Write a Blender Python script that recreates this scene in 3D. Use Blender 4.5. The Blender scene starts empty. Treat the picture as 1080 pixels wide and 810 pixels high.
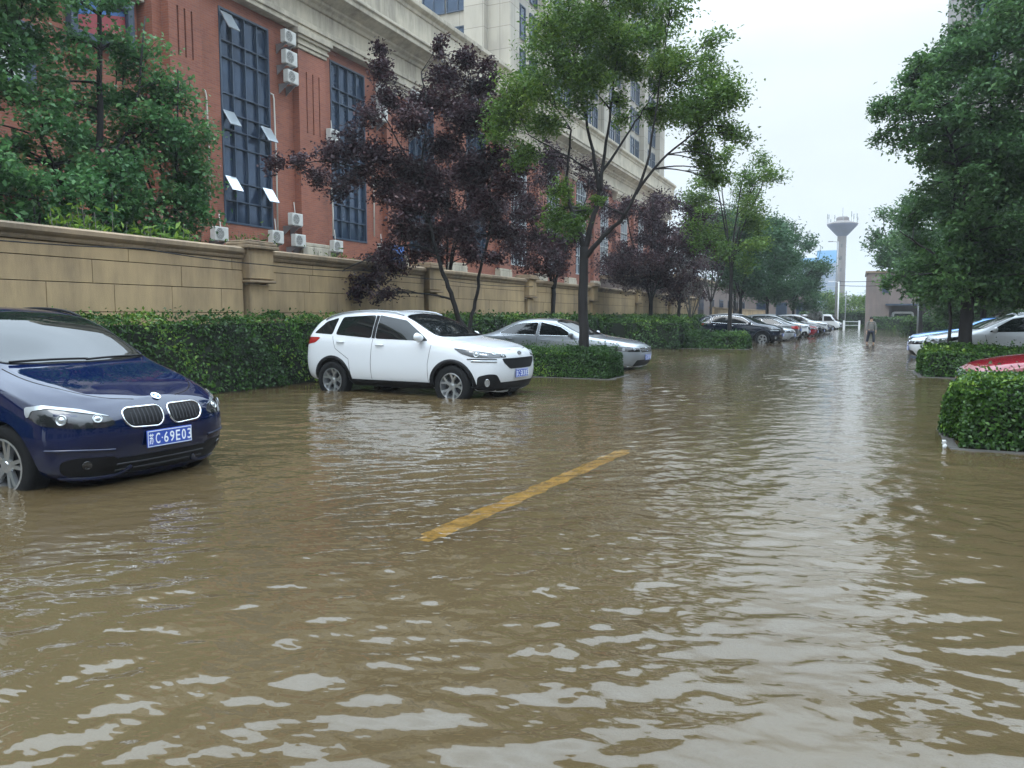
import bpy, bmesh, math, random
import numpy as np
from mathutils import Vector, Matrix
from mathutils.bvhtree import BVHTree
R = math.radians
PI = math.pi
scene = bpy.context.scene
COL = scene.collection
WD = -0.15                      # street level; the flood water stands at z = 0

# ------------------------------------------------------------------ materials
def nt_new(name):
    m = bpy.data.materials.new(name); m.use_nodes = True
    return m, m.node_tree, m.node_tree.nodes, m.node_tree.links
def P(nodes):
    return next(n for n in nodes if n.type == 'BSDF_PRINCIPLED')
def mat(name, col, rough=0.6, metal=0.0, coat=0.0, vary=0.0, scale=3.0, bump=0.0, bscale=40.0, spec=0.5, stretch=None, rvary=0.0):
    m, nt, N, L = nt_new(name)
    b = P(N)
    b.inputs['Base Color'].default_value = (*col, 1)
    b.inputs['Roughness'].default_value = rough
    b.inputs['Metallic'].default_value = metal
    b.inputs['Coat Weight'].default_value = coat
    b.inputs['Coat Roughness'].default_value = 0.04
    b.inputs['Specular IOR Level'].default_value = spec
    if vary or bump or rvary:
        tc = N.new('ShaderNodeTexCoord'); mp = N.new('ShaderNodeMapping')
        L.new(tc.outputs['Object'], mp.inputs['Vector'])
        if stretch: mp.inputs['Scale'].default_value = stretch
    if vary or rvary:
        n = N.new('ShaderNodeTexNoise'); n.inputs['Scale'].default_value = scale; n.inputs['Detail'].default_value = 8; n.inputs['Roughness'].default_value = 0.65
        L.new(mp.outputs['Vector'], n.inputs['Vector'])
    if vary:
        r = N.new('ShaderNodeMapRange'); r.inputs['From Min'].default_value = .3; r.inputs['From Max'].default_value = .7
        r.inputs['To Min'].default_value = 1-vary; r.inputs['To Max'].default_value = 1+vary*.7
        L.new(n.outputs['Fac'], r.inputs['Value'])
        mx = N.new('ShaderNodeVectorMath'); mx.operation = 'SCALE'; mx.inputs[0].default_value = col
        L.new(r.outputs['Result'], mx.inputs['Scale']); L.new(mx.outputs['Vector'], b.inputs['Base Color'])
    if rvary:
        r = N.new('ShaderNodeMapRange'); r.inputs['To Min'].default_value = max(0, rough-rvary); r.inputs['To Max'].default_value = rough+rvary
        r.inputs['From Min'].default_value = .3; r.inputs['From Max'].default_value = .7
        L.new(n.outputs['Fac'], r.inputs['Value']); L.new(r.outputs['Result'], b.inputs['Roughness'])
    if bump:
        n2 = N.new('ShaderNodeTexNoise'); n2.inputs['Scale'].default_value = bscale; n2.inputs['Detail'].default_value = 6
        L.new(mp.outputs['Vector'], n2.inputs['Vector'])
        bp = N.new('ShaderNodeBump'); bp.inputs['Strength'].default_value = bump; bp.inputs['Distance'].default_value = 0.02
        L.new(n2.outputs['Fac'], bp.inputs['Height']); L.new(bp.outputs['Normal'], b.inputs['Normal'])
    return m

def leaf_mat(name, cols, rough=0.45, trans=0.35):
    """cols: list of (pos, rgb); picks a hue for each leaf from its own random attribute"""
    m, nt, N, L = nt_new(name)
    b = P(N)
    a = N.new('ShaderNodeAttribute'); a.attribute_name = 'rnd'
    cr = N.new('ShaderNodeValToRGB'); e = cr.color_ramp.elements
    while len(e) < len(cols): e.new(0.5)
    for i, (p, c) in enumerate(cols):
        e[i].position = p; e[i].color = (*c, 1)
    L.new(a.outputs['Fac'], cr.inputs['Fac'])
    L.new(cr.outputs['Color'], b.inputs['Base Color'])
    b.inputs['Roughness'].default_value = rough
    b.inputs['Specular IOR Level'].default_value = 0.28
    t = N.new('ShaderNodeBsdfTranslucent'); L.new(cr.outputs['Color'], t.inputs['Color'])
    mix = N.new('ShaderNodeMixShader'); mix.inputs['Fac'].default_value = trans
    out = next(n for n in N if n.type == 'OUTPUT_MATERIAL')
    L.new(b.outputs['BSDF'], mix.inputs[1]); L.new(t.outputs['BSDF'], mix.inputs[2]); L.new(mix.outputs['Shader'], out.inputs['Surface'])
    return m

def brick_mat():
    m, nt, N, L = nt_new('red_brick')
    b = P(N)
    g = N.new('ShaderNodeNewGeometry'); sx = N.new('ShaderNodeSeparateXYZ'); L.new(g.outputs['Position'], sx.inputs['Vector'])
    ad = N.new('ShaderNodeMath'); ad.operation = 'ADD'; L.new(sx.outputs['X'], ad.inputs[0]); L.new(sx.outputs['Y'], ad.inputs[1])
    cb = N.new('ShaderNodeCombineXYZ'); L.new(ad.outputs[0], cb.inputs['X']); L.new(sx.outputs['Z'], cb.inputs['Y'])
    br = N.new('ShaderNodeTexBrick'); L.new(cb.outputs['Vector'], br.inputs['Vector'])
    br.inputs['Scale'].default_value = 1; br.inputs['Brick Width'].default_value = .25; br.inputs['Row Height'].default_value = .075
    br.inputs['Mortar Size'].default_value = .008; br.inputs['Bias'].default_value = -.1
    br.inputs['Color1'].default_value = (.285, .088, .044, 1); br.inputs['Color2'].default_value = (.215, .062, .036, 1); br.inputs['Mortar'].default_value = (.24, .12, .085, 1)
    n = N.new('ShaderNodeTexNoise'); n.inputs['Scale'].default_value = .5; n.inputs['Detail'].default_value = 9; n.inputs['Roughness'].default_value = .6
    mp = N.new('ShaderNodeMapping'); mp.inputs['Scale'].default_value = (1, 1, .45); L.new(g.outputs['Position'], mp.inputs['Vector']); L.new(mp.outputs['Vector'], n.inputs['Vector'])
    r = N.new('ShaderNodeMapRange'); r.inputs['From Min'].default_value = .3; r.inputs['From Max'].default_value = .7; r.inputs['To Min'].default_value = .72; r.inputs['To Max'].default_value = 1.25
    L.new(n.outputs['Fac'], r.inputs['Value'])
    mx = N.new('ShaderNodeVectorMath'); mx.operation = 'SCALE'; L.new(br.outputs['Color'], mx.inputs[0]); L.new(r.outputs['Result'], mx.inputs['Scale'])
    L.new(mx.outputs['Vector'], b.inputs['Base Color']); b.inputs['Roughness'].default_value = .75
    bp = N.new('ShaderNodeBump'); bp.inputs['Strength'].default_value = .5; bp.inputs['Distance'].default_value = .01; bp.invert = True
    L.new(br.outputs['Fac'], bp.inputs['Height']); L.new(bp.outputs['Normal'], b.inputs['Normal'])
    return m

def stain_mat(name, col, dark, rough=.8, amt=.5, sc=1.2, zs=.18, joint=None):
    """rendered stone with vertical rain streaks; joint=(width,height) adds panel joints"""
    m, nt, N, L = nt_new(name)
    b = P(N); g = N.new('ShaderNodeNewGeometry')
    mp = N.new('ShaderNodeMapping'); mp.inputs['Scale'].default_value = (1, 1, zs); L.new(g.outputs['Position'], mp.inputs['Vector'])
    n = N.new('ShaderNodeTexNoise'); n.inputs['Scale'].default_value = sc*3; n.inputs['Detail'].default_value = 8; n.inputs['Roughness'].default_value = .7; L.new(mp.outputs['Vector'], n.inputs['Vector'])
    n2 = N.new('ShaderNodeTexNoise'); n2.inputs['Scale'].default_value = sc*.7; n2.inputs['Detail'].default_value = 5; L.new(g.outputs['Position'], n2.inputs['Vector'])
    ml = N.new('ShaderNodeMath'); ml.operation = 'MULTIPLY'; L.new(n.outputs['Fac'], ml.inputs[0]); L.new(n2.outputs['Fac'], ml.inputs[1])
    r = N.new('ShaderNodeMapRange'); r.inputs['From Min'].default_value = .17; r.inputs['From Max'].default_value = .38; r.inputs['To Min'].default_value = 0; r.inputs['To Max'].default_value = amt
    L.new(ml.outputs[0], r.inputs['Value'])
    mx = N.new('ShaderNodeMix'); mx.data_type = 'RGBA'; mx.inputs[6].default_value = (*col, 1); mx.inputs[7].default_value = (*dark, 1); L.new(r.outputs['Result'], mx.inputs[0])
    outc = mx.outputs[2]
    if joint:
        sx = N.new('ShaderNodeSeparateXYZ'); L.new(g.outputs['Position'], sx.inputs['Vector'])
        ad = N.new('ShaderNodeMath'); ad.operation = 'ADD'; L.new(sx.outputs['X'], ad.inputs[0]); L.new(sx.outputs['Y'], ad.inputs[1])
        cb = N.new('ShaderNodeCombineXYZ'); L.new(ad.outputs[0], cb.inputs['X']); L.new(sx.outputs['Z'], cb.inputs['Y'])
        br = N.new('ShaderNodeTexBrick'); L.new(cb.outputs['Vector'], br.inputs['Vector']); br.offset = 0
        br.inputs['Scale'].default_value = 1; br.inputs['Brick Width'].default_value = joint[0]; br.inputs['Row Height'].default_value = joint[1]
        br.inputs['Mortar Size'].default_value = .02; br.inputs['Color1'].default_value = (1, 1, 1, 1); br.inputs['Color2'].default_value = (.88, .88, .88, 1); br.inputs['Mortar'].default_value = (.5, .5, .5, 1)
        m2 = N.new('ShaderNodeMix'); m2.data_type = 'RGBA'; m2.blend_type = 'MULTIPLY'; m2.inputs[0].default_value = 1
        L.new(outc, m2.inputs[6]); L.new(br.outputs['Color'], m2.inputs[7]); outc = m2.outputs[2]
    L.new(outc, b.inputs['Base Color']); b.inputs['Roughness'].default_value = rough
    n3 = N.new('ShaderNodeTexNoise'); n3.inputs['Scale'].default_value = 60; L.new(g.outputs['Position'], n3.inputs['Vector'])
    bp = N.new('ShaderNodeBump'); bp.inputs['Strength'].default_value = .25; bp.inputs['Distance'].default_value = .01; L.new(n3.outputs['Fac'], bp.inputs['Height']); L.new(bp.outputs['Normal'], b.inputs['Normal'])
    return m

M = {}
M['brick'] = brick_mat()
M['stone'] = stain_mat('cornice_stone', (.50, .44, .335), (.19, .165, .13), amt=.75, sc=1.0)
M['tower_stone'] = stain_mat('tower_stone', (.42, .38, .31), (.22, .20, .165), amt=.7, sc=.35, joint=(1.6, 1.55))
M['wall_tan'] = stain_mat('garden_wall_tan', (.44, .31, .165), (.18, .13, .08), amt=.85, sc=.9)
M['coping'] = stain_mat('wall_coping', (.30, .215, .13), (.12, .09, .06), amt=.8, sc=1.3)
M['gap'] = mat('wall_joint', (.02, .016, .012), .9, spec=.1)
M['bark'] = mat('bark_dark', (.015, .012, .011), .85, vary=.45, scale=6, bump=.9, bscale=22, stretch=(1, 1, .3))
M['bark_grey'] = mat('bark_grey', (.08, .07, .06), .85, vary=.4, scale=6, bump=.8, bscale=22, stretch=(1, 1, .3))
M['core'] = mat('hedge_core', (.012, .018, .009), .95)
M['asphalt'] = mat('asphalt', (.055, .052, .048), .85, vary=.3, scale=1.5, bump=.5, bscale=90)
M['yellow_paint'] = mat('yellow_road_paint', (.95, .55, .05), .6, vary=.45, scale=9)
M['kerb'] = mat('kerb_concrete', (.06, .055, .047), .8, vary=.3, scale=4, bump=.4)
M['soil'] = mat('planter_soil', (.035, .028, .02), .95, vary=.3)
M['curtain_glass'] = mat('curtain_wall_glass', (.040, .068, .115), .07, metal=.5, spec=.8, rvary=.03, scale=1.2, vary=.3)
M['sky_sheen_glass'] = mat('opened_sash_sky_sheen', (.50, .56, .60), .10, spec=1.0, metal=.5)  # pale base colour stands for the sky mirrored in the tilted sashes
M['frame_dark'] = mat('window_frame_dark', (.035, .055, .085), .4)
M['frame_white'] = mat('window_frame_white', (.5, .52, .52), .4)
M['ac_white'] = mat('ac_casing', (.55, .54, .50), .5, vary=.18, scale=5)
M['ac_dark'] = mat('ac_grille', (.05, .05, .05), .5)
M['steel'] = mat('galvanised_steel', (.30, .31, .32), .45, metal=.6)
M['pipe_white'] = mat('pipe_white', (.55, .52, .46), .5)
M['black_plastic'] = mat('black_plastic', (.010, .010, .011), .5, vary=.2, scale=12, spec=.2)
M['rubber'] = mat('tyre_rubber', (.010, .010, .010), .85, bump=.3, spec=.15)
M['chrome'] = mat('chrome', (.75, .76, .78), .12, metal=1)
M['alloy'] = mat('alloy_wheel', (.50, .51, .52), .28, metal=.85)
M['alloy_dark'] = mat('alloy_dark', (.04, .04, .045), .4, metal=.4)
M['auto_glass'] = mat('car_glass', (.008, .010, .010), .03, spec=.55)
M['lamp_glass'] = mat('headlamp_lens', (.42, .44, .45), .08, metal=.55, coat=1)
M['lamp_dark'] = mat('headlamp_inner', (.012, .012, .014), .12, coat=1)
M['lamp_white'] = mat('headlamp_reflector', (.34, .36, .37), .18, metal=.5, coat=1)
M['tail_red'] = mat('tail_lamp_red', (.30, .012, .012), .15, coat=1)
M['plate_blue'] = mat('plate_blue', (.025, .07, .36), .4)
M['plate_white'] = mat('plate_letters', (.78, .80, .82), .4)
M['silver_trim'] = mat('silver_trim', (.38, .39, .40), .35, metal=.7)
def paint(name, col, metal=.25, rough=.32):
    m = mat(name, col, rough, metal=metal, coat=1.0, rvary=.04, scale=2.5, spec=.0 if metal == 0 else .3)
    P(m.node_tree.nodes).inputs['Coat IOR'].default_value = 1.65; P(m.node_tree.nodes).inputs['Coat Roughness'].default_value = .015
    return m
M['p_blue'] = paint('paint_deep_blue', (.003, .008, .036), 0, .5)
M['p_white'] = paint('paint_white', (.60, .61, .62), 0)
M['p_silver'] = paint('paint_silver', (.30, .32, .34), .45)
M['p_navy'] = paint('paint_navy', (.006, .010, .020), 0)
M['p_red'] = paint('paint_red', (.20, .008, .018), .0)
M['p_black'] = paint('paint_black', (.006, .007, .008), 0)
M['p_grey'] = paint('paint_grey', (.05, .055, .06), .3)
M['p_sky'] = paint('paint_bright_blue', (.06, .22, .55), .2)
M['cream'] = stain_mat('cream_plaster', (.45, .39, .28), (.25, .21, .15), amt=.6)
M['brown_plaster'] = stain_mat('brown_plaster', (.20, .155, .135), (.12, .10, .09), amt=.6, sc=.8)
M['concrete'] = stain_mat('tower_concrete', (.17, .145, .13), (.085, .075, .07), amt=.8, sc=.25)
M['dish'] = mat('dish_blue', (.045, .06, .12), .6, vary=.3, scale=.4)
M['blue_glass_top'] = mat('bright_blue_cladding', (.08, .30, .55), .4)
M['blue_glass'] = mat('far_blue_glass', (.16, .22, .31), .3, vary=.2, scale=.15)
M['far_grey'] = mat('far_grey', (.40, .40, .38), .8, vary=.2, scale=.2)
M['far_tower'] = stain_mat('far_tower_stone', (.21, .19, .17), (.13, .12, .11), amt=.6, sc=.3)
M['sign_red'] = mat('sign_red', (.27, .035, .04), .4)
M['sign_blue'] = mat('sign_blue', (.04, .13, .33), .4)
M['sign_white'] = mat('sign_white', (.6, .6, .58), .5)
M['white_paint'] = mat('white_gloss_paint', (.70, .71, .71), .4)
M['blue_plastic'] = mat('blue_plastic', (.05, .12, .33), .45)
M['skin'] = mat('skin', (.42, .26, .18), .6)
M['hair'] = mat('hair', (.012, .01, .009), .6)
M['coat_grey'] = mat('grey_jacket', (.16, .155, .14), .85, vary=.3, scale=9)
M['trousers'] = mat('dark_trousers', (.022, .026, .04), .85)
M['leaf_green'] = leaf_mat('leaf_fresh_green', [(0, (.050, .100, .022)), (.5, (.095, .175, .032)), (1, (.20, .29, .05))])
M['leaf_yel'] = leaf_mat('leaf_yellow_green', [(0, (0.070, 0.130, 0.015)), (.5, (0.120, 0.220, 0.025)), (1, (0.210, 0.320, 0.040))])
M['leaf_maple'] = leaf_mat('leaf_maple', [(0, (0.039, 0.107, 0.039)), (.55, (0.073, 0.180, 0.058)), (.90, (0.130, 0.257, 0.077)), (.95, (0.206, 0.120, 0.061)), (1, (0.343, 0.138, 0.120))])
M['leaf_dark'] = leaf_mat('leaf_camphor', [(0, (0.040, 0.090, 0.035)), (.5, (0.072, 0.150, 0.051)), (1, (0.139, 0.250, 0.075))])
M['leaf_purple'] = leaf_mat('leaf_purple', [(0, (.026, .015, .020)), (.5, (.048, .025, .031)), (.85, (.080, .038, .042)), (1, (.12, .065, .06))], trans=.25)
M['leaf_hedge'] = leaf_mat('leaf_hedge', [(0, (0.021, 0.051, 0.014)), (.5, (0.039, 0.094, 0.018)), (.85, (0.075, 0.161, 0.025)), (1, (0.184, 0.287, 0.040))], rough=.35, trans=.25)
M['leaf_far'] = leaf_mat('leaf_far', [(0, (0.029, 0.072, 0.033)), (.5, (0.047, 0.111, 0.046)), (1, (0.078, 0.156, 0.058))])
M['leaf_pale'] = leaf_mat('blossom_pale', [(0, (0.120, 0.140, 0.120)), (1, (0.340, 0.340, 0.330))])
M['leaf_dry'] = leaf_mat('leaf_brown', [(0, (0.050, 0.030, 0.020)), (1, (0.130, 0.070, 0.040))])

# ------------------------------------------------------------------ geometry helpers
def link(o, parent=None):
    COL.objects.link(o)
    if parent is not None: o.parent = parent
    return o
class MB:
    def __init__(s): s.v = []; s.f = []; s.mi = []; s.cur = 0
    def add(s, vs, fs):
        b = len(s.v); s.v += [tuple(p) for p in vs]
        for f in fs: s.f.append(tuple(b+i for i in f)); s.mi.append(s.cur)
    def box(s, x0, y0, z0, x1, y1, z1):
        x0, x1 = min(x0, x1), max(x0, x1); y0, y1 = min(y0, y1), max(y0, y1); z0, z1 = min(z0, z1), max(z0, z1)
        s.add([(x0,y0,z0),(x1,y0,z0),(x1,y1,z0),(x0,y1,z0),(x0,y0,z1),(x1,y0,z1),(x1,y1,z1),(x0,y1,z1)],
              [(0,3,2,1),(4,5,6,7),(0,1,5,4),(1,2,6,5),(2,3,7,6),(3,0,4,7)])
    def obox(s, c, sz, mtx=None):
        b = len(s.v); s.box(-sz[0]/2,-sz[1]/2,-sz[2]/2,sz[0]/2,sz[1]/2,sz[2]/2)
        for i in range(b, len(s.v)):
            p = Vector(s.v[i])
            if mtx is not None: p = mtx @ p
            s.v[i] = tuple(p+Vector(c))
    def tube(s, pts, rad, n=8, cap=True):
        pts = [Vector(p) for p in pts]
        if not hasattr(rad, '__len__'): rad = [rad]*len(pts)
        b = len(s.v); prev = None
        for i, p in enumerate(pts):
            t = (pts[min(i+1, len(pts)-1)]-pts[max(i-1, 0)]).normalized()
            if prev is None:
                a = Vector((0,0,1)) if abs(t.z) < .9 else Vector((1,0,0)); u = t.cross(a).normalized()
            else:
                u = (prev - t*prev.dot(t)).normalized()
            prev = u; w = t.cross(u)
            for k in range(n):
                q = p + (u*math.cos(2*PI*k/n)+w*math.sin(2*PI*k/n))*rad[i]; s.v.append(tuple(q))
        for i in range(len(pts)-1):
            for k in range(n):
                s.f.append((b+i*n+k, b+i*n+(k+1)%n, b+(i+1)*n+(k+1)%n, b+(i+1)*n+k)); s.mi.append(s.cur)
        if cap:
            s.f.append(tuple(b+k for k in range(n))[::-1]); s.mi.append(s.cur)
            s.f.append(tuple(b+(len(pts)-1)*n+k for k in range(n))); s.mi.append(s.cur)
    def lathe(s, prof, n=24, mtx=None, close=False):
        """prof: list of (r, h) round +Z"""
        b = len(s.v)
        for r, h in prof:
            for k in range(n):
                p = Vector((r*math.cos(2*PI*k/n), r*math.sin(2*PI*k/n), h))
                s.v.append(tuple(mtx @ p if mtx is not None else p))
        m = len(prof)
        for i in range(m if close else m-1):
            j = (i+1) % m
            for k in range(n):
                s.f.append((b+i*n+k, b+i*n+(k+1)%n, b+j*n+(k+1)%n, b+j*n+k)); s.mi.append(s.cur)
    def sweep(s, prof, path_a, path_b):
        """profile list of (out, z) extruded from Y=path_a to Y=path_b on the building face"""
        pass
    def prism(s, poly, axis, a, b_):
        """poly: 2D points in the plane perpendicular to axis ('x','y','z'); closed, extruded from a to b_"""
        def mk(p, t):
            return {'x': (t, p[0], p[1]), 'y': (p[0], t, p[1]), 'z': (p[0], p[1], t)}[axis]
        n = len(poly)
        s.add([mk(p, a) for p in poly]+[mk(p, b_) for p in poly],
              [tuple(range(n))[::-1], tuple(range(n, 2*n))]+[(i, (i+1) % n, n+(i+1) % n, n+i) for i in range(n)])
    def build(s, name, m, parent=None, smooth=False, bevel=0, auto=None, seg=1):
        me = bpy.data.meshes.new(name); me.from_pydata(s.v, [], s.f)
        ms = m if isinstance(m, (list, tuple)) else [m]
        for x in ms: me.materials.append(x)
        if len(ms) > 1: me.polygons.foreach_set('material_index', s.mi)
        bm = bmesh.new(); bm.from_mesh(me); bmesh.ops.recalc_face_normals(bm, faces=bm.faces)
        if bevel:
            es = [e for e in bm.edges if len(e.link_faces) == 2 and e.calc_face_angle(0) > .5]
            bmesh.ops.bevel(bm, geom=es, offset=bevel, segments=seg, affect='EDGES', profile=.5, clamp_overlap=True)
        bm.to_mesh(me); bm.free()
        if smooth: me.shade_smooth()
        if auto is not None: me.shade_smooth(); me.set_sharp_from_angle(angle=R(auto))
        o = bpy.data.objects.new(name, me)
        return link(o, parent)
def thing(name, label, cat, loc=(0,0,0), rz=0, group=None):
    o = bpy.data.objects.new(name, None); o.location = loc; o.rotation_euler = (0, 0, rz); o.empty_display_size = .2
    return tag(link(o), label, cat, group)
def tag(o, label, cat, group=None, kind=None):
    if label: o['label'] = label
    if cat: o['category'] = cat
    if group: o['group'] = group
    if kind: o['kind'] = kind
    return o
def struct(o): o['kind'] = 'structure'; return o
def copy_tree(o, parent=None):
    c = o.copy(); COL.objects.link(c); c.parent = parent
    for ch in o.children: copy_tree(ch, c)
    return c

def leaves_obj(name, pos, nrm, size, mats, parent, rng, aspect=.5, sizevar=.4, rnd=None, droop=0):
    """many small folded leaves: pos Nx3, nrm Nx3 preferred normal"""
    n = len(pos)
    nrm = nrm/np.maximum(np.linalg.norm(nrm, axis=1, keepdims=True), 1e-6)
    d = rng.normal(size=(n, 3)); d[:, 2] -= droop
    d -= nrm*(d*nrm).sum(1, keepdims=True); d /= np.maximum(np.linalg.norm(d, axis=1, keepdims=True), 1e-6)
    w = np.cross(nrm, d)
    s = size*(1+sizevar*rng.uniform(-1, 1, size=(n, 1)))
    fold = nrm*s*.12
    a = pos-d*s*.5; c = pos+d*s*.5 - nrm*s*.10; b1 = pos+w*s*aspect*.5+fold-d*s*.05; b2 = pos-w*s*aspect*.5+fold-d*s*.05
    V = np.stack([a, b1, c, b2], 1).reshape(-1, 3)
    me = bpy.data.meshes.new(name)
    me.vertices.add(4*n); me.vertices.foreach_set('co', V.astype(np.float32).ravel())
    me.loops.add(4*n); me.loops.foreach_set('vertex_index', np.arange(4*n, dtype=np.int32))
    me.polygons.add(n); me.polygons.foreach_set('loop_start', np.arange(0, 4*n, 4, dtype=np.int32))
    try: me.polygons.foreach_set('loop_total', np.full(n, 4, dtype=np.int32))
    except Exception: pass
    me.update(calc_edges=True)
    at = me.attributes.new('rnd', 'FLOAT', 'FACE')
    if rnd is None: rnd = rng.random(n)
    at.data.foreach_set('value', np.clip(rnd, 0, 1).astype(np.float32))
    me.materials.append(mats)
    o = bpy.data.objects.new(name, me)
    return link(o, parent)

# ------------------------------------------------------------------ camera, sky, sun
F = 811.0; TH = math.atan(72/F); YAW = math.atan(365*math.cos(TH)/F)
cd = bpy.data.cameras.new('camera'); cam = bpy.data.objects.new('camera', cd); COL.objects.link(cam)
cam.location = (0, 0, 1.36); cam.rotation_euler = (PI/2-TH, 0, YAW)
cd.sensor_width = 36; cd.lens = F/1080*36; cd.clip_start = .05; cd.clip_end = 3000
scene.camera = cam
w = bpy.data.worlds.new('World'); scene.world = w; w.use_nodes = True
N = w.node_tree.nodes; L = w.node_tree.links
bg = N['Background']; bg.inputs['Strength'].default_value = .1
SUN_EL, SUN_AZ = R(58), R(200)      # azimuth of the sun, clockwise from +Y
sky = N.new('ShaderNodeTexSky'); sky.sky_type = 'NISHITA'; sky.sun_disc = False; sky.sun_elevation = SUN_EL; sky.sun_rotation = SUN_AZ; sky.dust_density = 3; sky.air_density = 1
hs = N.new('ShaderNodeHueSaturation'); hs.inputs['Saturation'].default_value = .35; L.new(sky.outputs['Color'], hs.inputs['Color'])
tc = N.new('ShaderNodeTexCoord'); sp = N.new('ShaderNodeSeparateXYZ'); L.new(tc.outputs['Generated'], sp.inputs['Vector'])
mr = N.new('ShaderNodeMapRange'); mr.inputs['From Min'].default_value = .29; mr.inputs['From Max'].default_value = .75; L.new(sp.outputs['Z'], mr.inputs['Value'])
cv = N.new('ShaderNodeMath'); cv.operation = 'POWER'; cv.inputs[1].default_value = 1.15; L.new(mr.outputs['Result'], cv.inputs[0])
cr = N.new('ShaderNodeMix'); cr.data_type = 'RGBA'; cr.inputs[6].default_value = (7.0, 7.75, 8.15, 1); cr.inputs[7].default_value = (31, 37.5, 44, 1); L.new(cv.outputs[0], cr.inputs[0])
mp = N.new('ShaderNodeMapping'); mp.inputs['Scale'].default_value = (1, 1, 2.5); L.new(tc.outputs['Generated'], mp.inputs['Vector'])
nz = N.new('ShaderNodeTexNoise'); nz.inputs['Scale'].default_value = 2.2; nz.inputs['Detail'].default_value = 5; nz.inputs['Roughness'].default_value = .5; L.new(mp.outputs['Vector'], nz.inputs['Vector'])
m2 = N.new('ShaderNodeMapRange'); m2.inputs['From Min'].default_value = .3; m2.inputs['From Max'].default_value = .7; m2.inputs['To Min'].default_value = .86; m2.inputs['To Max'].default_value = 1.10; L.new(nz.outputs['Fac'], m2.inputs['Value'])
sc_ = N.new('ShaderNodeVectorMath'); sc_.operation = 'SCALE'; L.new(cr.outputs[2], sc_.inputs[0]); L.new(m2.outputs['Result'], sc_.inputs['Scale'])
mx = N.new('ShaderNodeMix'); mx.data_type = 'RGBA'; mx.inputs[0].default_value = .9; L.new(hs.outputs['Color'], mx.inputs[6]); L.new(sc_.outputs['Vector'], mx.inputs[7])
L.new(mx.outputs[2], bg.inputs['Color'])
sl = bpy.data.lights.new('sun', 'SUN'); sl.energy = .6; sl.angle = R(25); sl.color = (1, .97, .92)
so = bpy.data.objects.new('sun', sl); COL.objects.link(so)
sd = Vector((math.sin(SUN_AZ)*math.cos(SUN_EL), math.cos(SUN_AZ)*math.cos(SUN_EL), math.sin(SUN_EL)))
so.rotation_euler = sd.to_track_quat('Z', 'Y').to_euler()
vs = scene.view_settings; vs.view_transform = 'Standard'; vs.look = 'None'; vs.exposure = .36; vs.gamma = 1; vs.use_curve_mapping = False
scene.cycles.max_bounces = 8; scene.cycles.transparent_max_bounces = 8; scene.cycles.use_denoising = True

# ------------------------------------------------------------------ ground, water
def build_ground():
    mb = MB(); mb.add([(-900,-200,WD),(900,-200,WD),(900,1600,WD),(-900,1600,WD)], [(0,1,2,3)])
    struct(mb.build('ground', M['asphalt']))
    nt = M['yellow_paint'].node_tree; N = nt.nodes; L = nt.links; b = P(N); src = b.inputs['Base Color'].links[0].from_socket
    g = N.new('ShaderNodeNewGeometry'); n = N.new('ShaderNodeTexNoise'); n.inputs['Scale'].default_value = 16; n.inputs['Detail'].default_value = 7; n.inputs['Roughness'].default_value = .7; L.new(g.outputs['Position'], n.inputs['Vector'])
    r = N.new('ShaderNodeMapRange'); r.inputs['From Min'].default_value = .50; r.inputs['From Max'].default_value = .64; r.inputs['To Max'].default_value = .75; L.new(n.outputs['Fac'], r.inputs['Value'])
    mx_ = N.new('ShaderNodeMix'); mx_.data_type = 'RGBA'; L.new(r.outputs['Result'], mx_.inputs[0]); L.new(src, mx_.inputs[6]); mx_.inputs[7].default_value = (.10, .075, .035, 1); L.new(mx_.outputs[2], b.inputs['Base Color'])
    # worn yellow bay line on the asphalt; uneven edges
    rng = random.Random(4); mb = MB(); pts = []
    n = 150
    for side in (-1, 1):
        row = []
        for i in range(n+1):
            t = i/n; y = 4.2+t*(8.05-4.2); x = -2.53+t*.29
            ww = (.085+.006*math.sin(i*.41+side)+.004*rng.uniform(-1, 1))*(1 if .03 < t < .97 else .6); x += .009*math.sin(i*.33)+.005*math.sin(i*.71+1)
            row.append((x+side*ww, y, WD+.06))
        pts.append(row)
    vs = pts[0]+pts[1]
    mb.add(vs, [(i, n+1+i, n+2+i, i+1) for i in range(n)])
    o = mb.build('yellow_bay_line', M['yellow_paint']); struct(o)
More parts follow.
